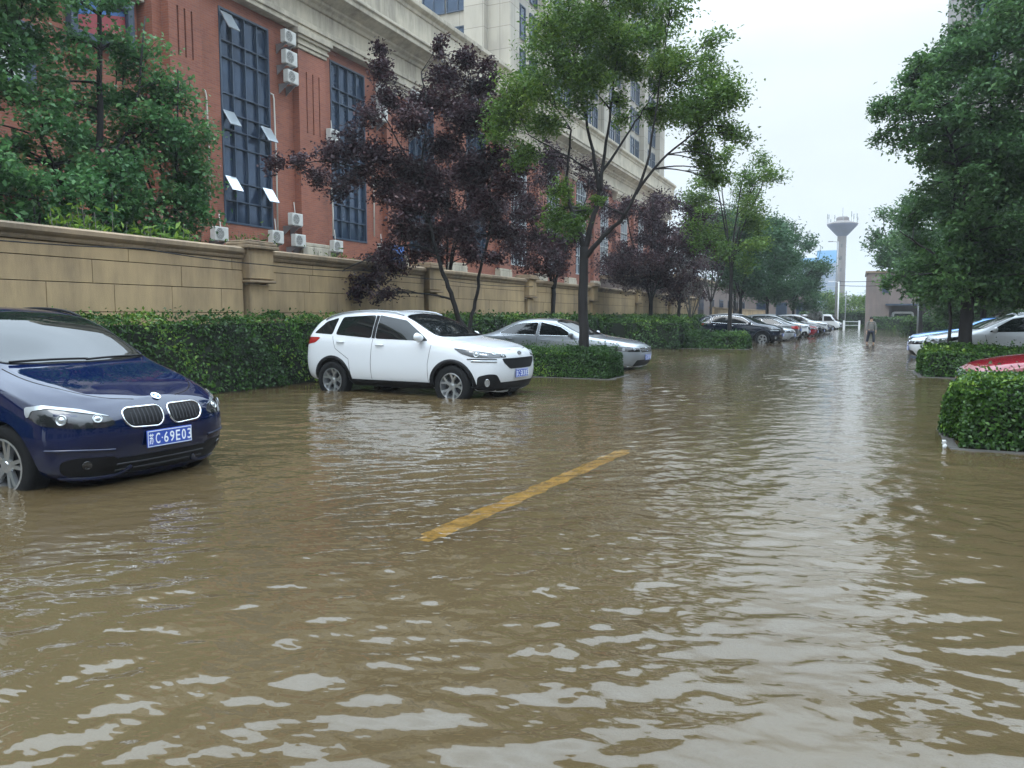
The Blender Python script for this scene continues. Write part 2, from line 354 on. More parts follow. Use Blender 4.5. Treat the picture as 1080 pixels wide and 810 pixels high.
def water_mat():
    m, nt, N, L = nt_new('flood_water')
    out = next(n for n in N if n.type == 'OUTPUT_MATERIAL'); N.remove(P(N))
    g = N.new('ShaderNodeNewGeometry')
    n1 = N.new('ShaderNodeTexNoise'); n1.inputs['Scale'].default_value = .35; n1.inputs['Detail'].default_value = 5; L.new(g.outputs['Position'], n1.inputs['Vector'])
    cr = N.new('ShaderNodeValToRGB'); cr.color_ramp.elements[0].position = .35; cr.color_ramp.elements[0].color = (.118, .080, .037, 1)
    cr.color_ramp.elements[1].position = .7; cr.color_ramp.elements[1].color = (.168, .120, .059, 1); L.new(n1.outputs['Fac'], cr.inputs['Fac'])
    bumps = []
    mp = N.new('ShaderNodeMapping'); mp.inputs['Rotation'].default_value = (0, 0, R(-38)); mp.inputs['Scale'].default_value = (.55, 1, 1); L.new(g.outputs['Position'], mp.inputs['Vector'])
    a = N.new('ShaderNodeTexNoise'); a.inputs['Scale'].default_value = 17; a.inputs['Detail'].default_value = 1; a.inputs['Roughness'].default_value = .55; L.new(mp.outputs['Vector'], a.inputs['Vector'])
    bp = N.new('ShaderNodeBump'); bp.inputs['Strength'].default_value = 1; bp.inputs['Distance'].default_value = .0045; L.new(a.outputs['Fac'], bp.inputs['Height'])
    d = N.new('ShaderNodeBsdfDiffuse'); L.new(cr.outputs['Color'], d.inputs['Color'])
    t = N.new('ShaderNodeBsdfTransparent'); t.inputs['Color'].default_value = (.92, .86, .70, 1)
    mxx = N.new('ShaderNodeMixShader'); mxx.inputs['Fac'].default_value = .46; L.new(d.outputs[0], mxx.inputs[1]); L.new(t.outputs[0], mxx.inputs[2])
    gl = N.new('ShaderNodeBsdfGlossy'); gl.inputs['Roughness'].default_value = .0; gl.inputs['Color'].default_value = (1, 1, 1, 1); L.new(bp.outputs['Normal'], gl.inputs['Normal'])
    fr = N.new('ShaderNodeFresnel'); fr.inputs['IOR'].default_value = 1.5; L.new(bp.outputs['Normal'], fr.inputs['Normal'])
    mg = N.new('ShaderNodeMixShader'); L.new(fr.outputs[0], mg.inputs['Fac']); L.new(mxx.outputs[0], mg.inputs[1]); L.new(gl.outputs[0], mg.inputs[2])
    L.new(mg.outputs[0], out.inputs['Surface'])
    return m
def build_water():
    ys = [-60, -30, -15, -7, -3, -1]
    y = -.2
    while y < 105: ys.append(y); y += max(.018, .0036*abs(y))
    ys += [112, 130, 160, 220, 320, 500, 900, 1600]
    xs = []; x = 0
    while x < 13: xs.append(x); x += .024+.0075*max(0, x-2.0)
    xs += [14, 17, 24, 40, 90, 250, 900]
    xp = []; x = -.02
    while x > -13: xp.append(x); x -= .024+.0065*max(0, -x-2.5)
    xp += [-14, -17, -24, -40, -90, -250, -900]
    xs = np.array(xp[::-1]+xs); ys = np.array(ys)
    X, Y = np.meshgrid(xs, ys); sx = np.gradient(xs)[None, :]+0*Y; sy = np.gradient(ys)[:, None]+0*X
    rng = np.random.default_rng(11); Z = np.zeros_like(X)
    # gentle domain warp so that crests wander
    Xw = X+.25*np.sin(Y*.9+1.3*np.sin(X*.7))+.12*np.sin(2.1*Y+X); Yw = Y+.22*np.sin(X*1.1+.8*np.sin(Y*.6))+.1*np.sin(1.7*X-Y*.8)
    env = .72+.25*np.sin(X*.55+1.0+.8*np.sin(Y*.21))*np.sin(Y*.37+.5)+.22*np.sin(X*.21-Y*.13)
    env = np.clip(env, .25, 1.2)
    for i in range(120):
        lam = .065*(.85/.065)**(rng.random()**1.15); k = 2*PI/lam
        th = R(137)+rng.normal()*R(28) if i % 3 else R(105)+rng.normal()*R(38)
        kx, ky = k*math.cos(th), k*math.sin(th); ph = rng.random()*6.28
        slope = .0215*(.75+.5*rng.random())*(1.2 if lam < .22 else (.95 if lam < .4 else .62))
        amp = slope/k
        fil = np.exp(-(abs(kx)*sx*.42)**2-(abs(ky)*sy*.42)**2)
        Z += amp*np.sin(kx*Xw+ky*Yw+ph)*fil
    Z *= env
    r2, c2 = X.shape; V = np.stack([X, Y, Z], 2).reshape(-1, 3).astype(np.float32)
    idx = np.arange(r2*c2, dtype=np.int32).reshape(r2, c2)
    Q = np.stack([idx[:-1, :-1], idx[:-1, 1:], idx[1:, 1:], idx[1:, :-1]], 2).reshape(-1, 4)
    me = bpy.data.meshes.new('water'); me.vertices.add(len(V)); me.vertices.foreach_set('co', V.ravel())
    n = len(Q); me.loops.add(4*n); me.loops.foreach_set('vertex_index', Q.ravel()); me.polygons.add(n); me.polygons.foreach_set('loop_start', np.arange(0, 4*n, 4, dtype=np.int32))
    try: me.polygons.foreach_set('loop_total', np.full(n, 4, dtype=np.int32))
    except Exception: pass
    me.update(calc_edges=True); me.shade_smooth(); me.materials.append(water_mat())
    o = link(bpy.data.objects.new('water', me)); struct(o)
build_ground(); build_water()
# ------------------------------------------------------------------ cars
def chaikin(pts, it=2, closed=True):
    pts = [Vector(p) for p in pts]
    for _ in range(it):
        q = []; n = len(pts)
        for i in range(n if closed else n-1):
            a, b = pts[i], pts[(i+1) % n]; q += [a*.75+b*.25, a*.25+b*.75]
        if not closed: q = [pts[0]]+q+[pts[-1]]
        pts = q
    return pts
def rounded(pts, r, seg=4):
    pts = [Vector(p) for p in pts]; n = len(pts); out = []
    for i in range(n):
        a, b, c = pts[i-1], pts[i], pts[(i+1) % n]; d1 = (a-b).length; d2 = (c-b).length
        k = min(r, d1*.45, d2*.45); p = b+(a-b).normalized()*k; q = b+(c-b).normalized()*k
        for j in range(seg+1):
            t = j/seg; out.append(p*(1-t)**2+b*2*t*(1-t)+q*t*t)
    return out
def project_patch(bvh, outline, n, off, grid, name, m, parent, skirt=.012, smooth_it=0, rad=.05):
    n = Vector(n).normalized(); pts = rounded(outline, rad) if smooth_it else [Vector(p) for p in outline]
    up = Vector((0,0,1)) if abs(n.z) < .8 else Vector((1,0,0))
    u = n.cross(up).normalized(); v = u.cross(n).normalized(); o0 = pts[0].copy()
    bm = bmesh.new(); vs = []
    for p in pts:
        d = p-o0; vs.append(bm.verts.new(o0+u*d.dot(u)+v*d.dot(v)))
    bm.faces.new(vs)
    for ax in (u, v):
        c = [(x.co-o0).dot(ax) for x in bm.verts]; lo, hi = min(c), max(c); k = max(1, int((hi-lo)/grid))
        for i in range(1, k+1):
            t = lo+(hi-lo)*i/(k+1)
            bmesh.ops.bisect_plane(bm, geom=bm.verts[:]+bm.edges[:]+bm.faces[:], plane_co=o0+ax*t, plane_no=ax, dist=1e-5)
    nrm = {}
    for x in bm.verts:
        h, nn, _, _ = bvh.ray_cast(x.co-n*3, n)
        if h is None: h, nn, _, _ = bvh.find_nearest(x.co)
        if nn.dot(n) > 0: nn = -nn
        nrm[x] = nn; x.co = h+nn*off
    if skirt:
        be = [e for e in bm.edges if len(e.link_faces) == 1]
        ret = bmesh.ops.extrude_edge_only(bm, edges=be)
        for g in ret['geom']:
            if isinstance(g, bmesh.types.BMVert):
                h, nn, _, _ = bvh.find_nearest(g.co)
                if nn is not None: g.co = g.co-nn*(off+skirt)
    bmesh.ops.recalc_face_normals(bm, faces=bm.faces)
    me = bpy.data.meshes.new(name); bm.to_mesh(me); bm.free()
    me.shade_smooth(); me.set_sharp_from_angle(angle=R(40)); me.materials.append(m)
    return link(bpy.data.objects.new(name, me), parent)
def ribbon(bvh, pts, n, width, off, name, m, parent, closed=False, it=1, skirt=.006):
    n = Vector(n).normalized(); pts = (rounded(pts, .05) if closed else chaikin(pts, it, False)) if it else [Vector(p) for p in pts]
    # resample
    P2 = []
    m_ = len(pts)
    for i in range(m_ if closed else m_-1):
        a, b = pts[i], pts[(i+1) % m_]; k = max(1, int((b-a).length/.05))
        for j in range(k): P2.append(a.lerp(b, j/k))
    if not closed: P2.append(pts[-1])
    mb = MB(); L_, N_ = [], len(P2); rows = []
    for i, p in enumerate(P2):
        a = P2[(i-1) % N_] if closed or i else P2[0]; b = P2[(i+1) % N_] if closed or i < N_-1 else P2[-1]
        t = (b-a); t -= n*t.dot(n); t.normalize(); s = t.cross(n).normalized(); r = []
        for sg in (-1, 1):
            q = p+s*sg*width/2; h, nn, _, _ = bvh.ray_cast(q-n*3, n)
            if h is None: h, nn, _, _ = bvh.find_nearest(q)
            if nn.dot(n) > 0: nn = -nn
            r += [h-nn*skirt, h+nn*off] if sg < 0 else [h+nn*off, h-nn*skirt]
        rows.append(r)
    vs = [q for r in rows for q in r]; fs = []
    for i in range(N_ if closed else N_-1):
        j = (i+1) % N_
        for k in range(3): fs.append((4*i+k, 4*i+k+1, 4*j+k+1, 4*j+k))
    mb.add(vs, fs); return mb.build(name, m, parent, smooth=True)

def body_shell(spec, bm_mat, parent, arches, arch_r, car_w):
    S = spec['st']; rows = []
    rows.append([Vector(p) for p in zip(*spec['front'])])
    for st in S:
        x, w_, zb, zm, zs, ws, y7, z7, z8 = st[:9]; dx = st[9] if len(st) > 9 else 0
        p5 = (x, ws, zs); p7 = (x, y7, z7)
        bul = .025 if z7-zs > .2 else .012
        p6 = (x, ws*.5+y7*.5+bul, zs*.5+z7*.5+(.012 if z7-zs < .2 else 0))
        rows.append([Vector(q) for q in ((x,0,zb),(x,.78*w_,zb),(x,.965*w_,zb+.10),(x,w_,zm),(x,(w_*.6+ws*.4),zs-.10),p5,p6,p7,(x+dx,0,z8))])
    rows.append([Vector(p) for p in zip(*spec['rear'])])
    bm = bmesh.new(); V = {}
    def vert(i, j, side):
        if j in (0, 8): side = 0
        k = (i, j, side)
        if k not in V:
            p = rows[i][j].copy()
            if side < 0: p.y = -p.y
            if side == 0: p.y = 0
            V[k] = bm.verts.new(p)
        return V[k]
    n = len(rows)
    for i in range(n-1):
        for j in range(8):
            for s in (1, -1):
                q = [vert(i, j, s), vert(i+1, j, s), vert(i+1, j+1, s), vert(i, j+1, s)]
                bm.faces.new(q if s > 0 else q[::-1])
    for i, bulge in ((0, spec.get('fb', .06)), (n-1, -spec.get('rb', .05))):
        C = {0: vert(i, 0, 0), 8: vert(i, 8, 0)}
        for j in range(1, 8):
            p = rows[i][j]; C[j] = bm.verts.new((p.x+bulge, 0, p.z))
        for j in range(8):
            for s in (1, -1):
                q = [vert(i, j, s), vert(i, j+1, s), C[j+1], C[j]]
                q2 = []
                for x in q:
                    if x not in q2: q2.append(x)
                if len(q2) > 2: bm.faces.new(q2)
    bmesh.ops.recalc_face_normals(bm, faces=bm.faces)
    cl = bm.edges.layers.float.new('crease_edge')
    for i in range(n-1):
        for s in (1, -1):
            for j, c in spec['crease'].items():
                e = bm.edges.get([vert(i, j, s), vert(i+1, j, s)])
                if e: e[cl] = c
    for (i, js, c) in spec.get('xcrease', []):
        for s in (1, -1):
            for j in js:
                e = bm.edges.get([vert(i, j, s), vert(i, j+1, s)])
                if e: e[cl] = c
    me = bpy.data.meshes.new('body'); bm.to_mesh(me); bm.free()
    o = bpy.data.objects.new('body', me); COL.objects.link(o)
    md = o.modifiers.new('s', 'SUBSURF'); md.levels = 3; md.render_levels = 3
    dg = bpy.context.evaluated_depsgraph_get(); me2 = bpy.data.meshes.new_from_object(o.evaluated_get(dg))
    b2 = bmesh.new(); b2.from_mesh(me2); bvh = BVHTree.FromBMesh(b2); b2.free()
    o.modifiers.clear(); o.data = me2; me2.materials.clear(); me2.materials.append(bm_mat); me2.materials.append(M['black_plastic'])
    # wheel arches
    cut = MB()
    for ax in arches:
        for s in (1, -1):
            mt = Matrix.Translation((ax, s*(car_w/2-.10), spec['wr'])) @ Matrix.Rotation(PI/2, 4, 'X')
            cut.lathe([(0.0001, -.22), (arch_r, -.22), (arch_r, .30), (.0001, .30)], 40, mt)
    # tidy cap
    co = cut.build('cutter', M['black_plastic'])
    md = o.modifiers.new('b', 'BOOLEAN'); md.object = co; md.operation = 'DIFFERENCE'; md.solver = 'EXACT'
    bpy.context.view_layer.update(); dg = bpy.context.evaluated_depsgraph_get(); me3 = bpy.data.meshes.new_from_object(o.evaluated_get(dg))
    o.modifiers.clear(); o.data = me3
    cm = co.data; bpy.data.objects.remove(co); bpy.data.meshes.remove(cm)
    me3.materials.clear(); me3.materials.append(bm_mat); me3.materials.append(M['black_plastic'])
    for p in me3.polygons:
        c = p.center; dark = c.z < spec.get('under', .0)
        for ax in arches:
            if all(math.hypot(me3.vertices[i].co.x-ax, me3.vertices[i].co.z-spec['wr']) < arch_r+.004 for i in p.vertices): dark = True
        p.material_index = 1 if dark else 0
    me3.shade_smooth(); me3.set_sharp_from_angle(angle=R(32))
    o.parent = parent; o.name = 'body'
    return o, bvh

def wheel(parent, x, side, yo, r, rim_r, wd, style, steer=0):
    e = bpy.data.objects.new('wheel', None); e.empty_display_size = .1; link(e, parent)
    e.location = (x, side*yo, r); e.rotation_euler = (0, 0, steer+(0 if side > 0 else PI))
    mt = Matrix.Rotation(-PI/2, 4, 'X')       # lathe axis -> +Y (outward)
    t = MB(); h = wd/2
    t.lathe([(rim_r-.005, -h*.9), (rim_r+.02, -h), (r-.035, -h*.98), (r-.008, -h*.82), (r, -h*.6), (r, 0), (r, h*.6), (r-.008, h*.82), (r-.035, h*.98), (rim_r+.02, h), (rim_r-.002, h*.92), (rim_r-.012, h*.6), (rim_r-.012, -h*.6)], 44, mt, close=True)
    t.build('tyre', M['rubber'], e, smooth=True)
    q = MB()
    q.lathe([(rim_r, h*.90), (rim_r-.018, h*.94), (rim_r-.024, h*.72), (rim_r-.045, h*.2), (rim_r-.05, -h*.8)], 44, mt)
    def spoke(a, r0, r1, w0, w1, y0, y1):
        ca, sa = math.cos(a), math.sin(a)
        def pt(rr, ww, yy): return (rr*ca-ww*sa, yy, rr*sa+ww*ca)
        vs = [pt(r0,-w0,y0),pt(r0,w0,y0),pt(r1,w1,y1),pt(r1,-w1,y1),pt(r0,-w0*1.2,y0-.035),pt(r0,w0*1.2,y0-.035),pt(r1,w1*1.2,y1-.035),pt(r1,-w1*1.2,y1-.035)]
        q.add(vs, [(0,1,2,3),(0,4,5,1),(1,5,6,2),(2,6,7,3),(3,7,4,0),(4,7,6,5)])
    ns = 5
    for k in range(ns):
        a = 2*PI*k/ns+PI/2+.2
        if style == 'twin':
            for da in (-.17, .17): spoke(a+da, .05, rim_r-.015, .017, .013, h*.62, h*.82)
        elif style == 'y':
            spoke(a, .04, rim_r*.62, .028, .020, h*.6, h*.72)
            for da in (-.27, .27):
                b = MB(); ca, sa = math.cos(a), math.sin(a); c2, s2 = math.cos(a+da), math.sin(a+da)
                p0 = Vector((ca*rim_r*.45, h*.68, sa*rim_r*.45)); p1 = Vector((c2*(rim_r-.016), h*.84, s2*(rim_r-.016)))
                d = (p1-p0).normalized(); wv = Vector((0,1,0)).cross(d).normalized()
                vs = [p0-wv*.017,p0+wv*.017,p1+wv*.022,p1-wv*.022]; vs += [v-Vector((0,.035,0)) for v in vs]
                q.add(vs, [(0,1,2,3),(0,4,5,1),(1,5,6,2),(2,6,7,3),(3,7,4,0),(4,7,6,5)])
        else:
            spoke(a, .04, rim_r-.015, .030, .026, h*.6, h*.8)
            spoke(a+PI/5, .04, rim_r-.015, .016, .014, h*.58, h*.78)
    q.lathe([(.001, h*.72), (.03, h*.72), (.036, h*.66), (.062, h*.62), (.066, h*.45)], 24, mt)
    q.build('rim', M['alloy'], e, auto=35)
    d = MB(); d.lathe([(.001, h*.12), (.15, h*.12), (.15, h*.02), (.001, h*.02)], 28, mt)
    d.lathe([(.001, -h*.2), (rim_r-.045, -h*.2), (rim_r-.045, -h*.3)], 28, mt)
    d.build('brake_disc', M['alloy_dark'], e, auto=35)
    return e

def text_mesh(txt, size, name, m, parent, loc, rot, ext=.001, bold=.0):
    c = bpy.data.curves.new(name, 'FONT'); c.body = txt; c.size = size; c.align_x = 'CENTER'; c.align_y = 'CENTER'; c.extrude = ext; c.offset = bold; c.resolution_u = 3
    o = bpy.data.objects.new(name, c); COL.objects.link(o); bpy.context.view_layer.update()
    me = bpy.data.meshes.new_from_object(o.evaluated_get(bpy.context.evaluated_depsgraph_get()))
    bpy.data.objects.remove(o); bpy.data.curves.remove(c)
    me.materials.clear(); me.materials.append(m)
    xs = [v.co.x for v in me.vertices]; ys = [v.co.y for v in me.vertices]
    return me, (min(xs), max(xs), min(ys), max(ys)) if xs else (0, 0, 0, 0)
def number_plate(parent, x, z, txt, y=0, tilt=0):
    pm = MB(); pm.box(-.006, -.22, -.07, .006, .22, .07)
    p = pm.build('number_plate', M['plate_blue'], parent, bevel=.004); p.location = (x, y, z); p.rotation_euler = (0, tilt, 0)
    fr = MB()
    for a, b, c, d in ((-.214, -.064, .214, -.059), (-.214, .059, .214, .064), (-.214, -.059, -.209, .059), (.209, -.059, .214, .059)): fr.box(.0062, a, b, .0075, c, d)
    fr.build('plate_border', M['plate_white'], p)
    # characters: first the province sign, then letter, dot, five characters
    cells = [(-.180, txt[0]), (-.120, txt[1]), (-.078, '·')]+[(-.040+i*.0585, ch) for i, ch in enumerate(txt[2:])]
    vs, fs = [], []
    for cy, ch in cells:
        me, bb = text_mesh(ch, .12, 'plate_text', M['plate_white'], p, None, None, bold=.0012)
        if not me.vertices: continue
        w_, h_ = bb[1]-bb[0], bb[3]-bb[2]
        if ch == '·': sx = sy = .012/max(w_, h_)
        else: sx, sy = .042/max(w_, .03), .088/h_
        if ch in '1': sx = .02/w_
        b = len(vs); cx, cyy = (bb[0]+bb[1])/2, (bb[2]+bb[3])/2
        for v in me.vertices: vs.append((.0065+v.co.z, cy+(v.co.x-cx)*sx, (v.co.y-cyy)*sy))
        for f in me.polygons: fs.append(tuple(b+i for i in f.vertices))
        bpy.data.meshes.remove(me)
    tm = MB(); tm.add(vs, fs); tm.build('plate_characters', M['plate_white'], p)
    return p

def mirror(parent, x, y, z, side, pm, sc=1.0):
    bm = bmesh.new(); bmesh.ops.create_icosphere(bm, subdivisions=3, radius=1)
    for v in bm.verts:
        c = v.co; fx = .075*(1.15 if c.x > 0 else .35); v.co = Vector((c.x*fx*sc, c.y*.115*sc, (c.z*.078+(.012 if c.y*side > 0 else -.004))*sc))
    me = bpy.data.meshes.new('mirror'); bm.to_mesh(me); bm.free(); me.shade_smooth(); me.materials.append(pm)
    o = link(bpy.data.objects.new('mirror', me), parent); o.location = (x, side*(y+.12), z)
    a = MB(); a.tube([(-.01, -side*.07, -.05), (-.0, -side*.16, -.075)], [.022, .028], 8); a.build('mirror_arm', M['black_plastic'], o, smooth=True)
    g = MB(); mt = Matrix.Translation((-.0275*sc, 0, 0)) @ Matrix.Rotation(-PI/2, 4, 'Y') @ Matrix.Diagonal((.06*sc, .09*sc, 1, 1)); g.lathe([(.001, .003), (1, .003), (1, -.002)], 24, mt); g.build('mirror_glass', M['auto_glass'], o)
    return o
def mir(pts): return [(p[0], -p[1], p[2]) for p in pts]

BMW = dict(wr=.325, under=.0,
 front=([.62,.62,.72,.80,.81,.77,.70,.66,.68], [0,.50,.60,.65,.64,.62,.50,.30,0], [.17,.17,.27,.46,.62,.73,.80,.835,.85]),
 st=[(.56,.80,.18,.50,.735,.76,.55,.865,.885),(.36,.875,.18,.55,.82,.815,.62,.93,.95),(0,.90,.20,.60,.925,.835,.66,1.025,1.045),
     (-.30,.90,.20,.60,.985,.84,.69,1.09,1.115,.07),(-.66,.90,.20,.60,1.0,.845,.665,1.31,1.355,.05),(-1.15,.90,.20,.60,1.02,.845,.625,1.535,1.58,.04),
     (-1.8,.90,.20,.60,1.03,.845,.60,1.585,1.635),(-2.55,.90,.20,.60,1.05,.835,.575,1.56,1.61),(-3.05,.88,.22,.62,1.07,.80,.53,1.46,1.51),(-3.32,.83,.25,.64,1.05,.75,.49,1.26,1.30)],
 rear=([-3.38,-3.38,-3.47,-3.51,-3.50,-3.46,-3.44,-3.38,-3.38],[0,.55,.64,.68,.66,.62,.52,.42,0],[.28,.28,.38,.60,.85,.98,1.1,1.2,1.22]),
 crease={5:.65, 3:.3, 7:.6}, xcrease=[])
SUV = dict(wr=.345, under=.0,
 front=([.64,.64,.75,.815,.815,.79,.74,.71,.74], [0,.50,.62,.67,.66,.64,.52,.32,0], [.22,.22,.33,.52,.72,.85,.93,.965,.98]),
 st=[(.58,.80,.24,.56,.87,.76,.56,.985,1.0),(.36,.865,.24,.58,.93,.81,.62,1.04,1.065),(0,.885,.24,.62,1.0,.82,.66,1.095,1.12),
     (-.34,.89,.24,.62,1.04,.825,.69,1.125,1.155,.07),(-.72,.89,.24,.62,1.06,.825,.665,1.345,1.39,.05),(-1.12,.89,.24,.62,1.075,.825,.625,1.53,1.57,.04),
     (-1.8,.89,.24,.62,1.09,.82,.605,1.595,1.64),(-2.5,.885,.25,.64,1.13,.805,.575,1.57,1.615),(-2.98,.865,.27,.68,1.17,.77,.535,1.50,1.55),(-3.22,.83,.30,.70,1.18,.73,.50,1.37,1.40)],
 rear=([-3.26,-3.26,-3.37,-3.41,-3.40,-3.37,-3.36,-3.31,-3.31],[0,.56,.64,.68,.66,.62,.53,.44,0],[.32,.32,.42,.64,.90,1.06,1.19,1.30,1.33]),
 crease={5:.6, 3:.2, 7:.45}, xcrease=[])
SEDAN = dict(wr=.32, under=.0,
 front=([.70,.70,.80,.88,.88,.84,.77,.74,.76], [0,.50,.62,.68,.66,.64,.52,.32,0], [.18,.18,.28,.44,.60,.70,.76,.79,.80]),
 st=[(.60,.82,.18,.50,.72,.78,.56,.825,.84),(.36,.88,.18,.52,.80,.82,.62,.875,.895),(0,.90,.20,.55,.87,.84,.66,.93,.95),
     (-.55,.905,.20,.56,.92,.845,.69,.985,1.01,.07),(-.95,.905,.20,.56,.93,.845,.65,1.19,1.23,.05),(-1.35,.905,.20,.56,.94,.84,.60,1.385,1.43,.04),
     (-1.95,.905,.20,.56,.95,.84,.59,1.435,1.48),(-2.60,.90,.20,.56,.97,.83,.575,1.395,1.44),(-3.05,.89,.22,.58,.98,.82,.60,1.16,1.20,-.04),(-3.42,.87,.24,.60,.98,.80,.64,1.015,1.04,-.05),(-3.68,.82,.26,.62,.97,.75,.60,1.0,1.025)],
 rear=([-3.74,-3.74,-3.84,-3.88,-3.87,-3.83,-3.80,-3.76,-3.76],[0,.55,.64,.68,.66,.62,.54,.38,0],[.30,.30,.40,.58,.76,.88,.94,.965,.97]),
 crease={5:.4, 3:.2, 7:.3}, xcrease=[])

def seams(bvh, car, lines, rightleft=True):
    k = 0
    for pts in lines:
        for s in (1, -1):
            q = [(x, s*1.2, z) for x, z in pts]
            ribbon(bvh, q, (0, -s, 0), .008, .0012, 'door_seam', M['gap'], car, it=0, skirt=.002)
def side_glass(bvh, car, outs, off=.004, chrome=None):
    for out in outs:
        for s in (1, -1):
            q = [(x, s*1.2, z) for x, z in out]
            g = project_patch(bvh, q, (0, -s, 0), off, .12, 'side_window', M['auto_glass'], car, smooth_it=1)
            if chrome: ribbon(bvh, q, (0, -s, 0), .012, off+.003, 'window_trim', chrome, g, closed=True, it=1)
def sill_patch(bvh, car, x0, x1, z1, z0=.16, m=None):
    for s in (1, -1):
        project_patch(bvh, [(x0, s*1.2, z1), (x1, s*1.2, z1), (x1, s*1.2, z0), (x0, s*1.2, z0)], (0, -s, 0), .012, .035, 'sill_cladding', m or M['black_plastic'], car)
def arch_cladding(bvh, car, xs, zc, r, wd, z0):
    for ax in xs:
        for s in (1, -1):
            a0 = math.asin(max(-1, (z0-zc)/r)); pts = []
            for i in range(25):
                a = a0+(PI-2*a0)*i/24; pts.append((ax+r*math.cos(a), s*1.2, zc+r*math.sin(a)))
            ribbon(bvh, pts, (0, -s, 0), wd, .008, 'arch_cladding', M['black_plastic'], car, it=0, skirt=.03)
def handles(bvh, car, spots, m):
    for x, z in spots:
        for s in (1, -1):
            h, nn, _, _ = bvh.ray_cast(Vector((x, s*2, z)), Vector((0, -s, 0)))
            mb = MB(); y = h.y
            mb.tube([(x-.09, y, z), (x-.07, y+s*.028, z+.004), (x+.05, y+s*.030, z+.006), (x+.085, y+s*.002, z+.002)], [.010, .013, .013, .010], 8)
            mb.build('door_handle', m, car, smooth=True)
def wipers(bvh, car, x, zz, ys):
    for y0, y1, x0, x1 in ys:
        pts = []
        for i in range(9):
            t = i/8; y = y0+(y1-y0)*t; xx = x0+(x1-x0)*t
            h, nn, _, _ = bvh.ray_cast(Vector((xx, y, 3)), Vector((0, 0, -1))); pts.append(h+nn*.022)
        mb = MB(); mb.tube(pts, .011, 6); mb.build('wiper', M['black_plastic'], car, smooth=True)

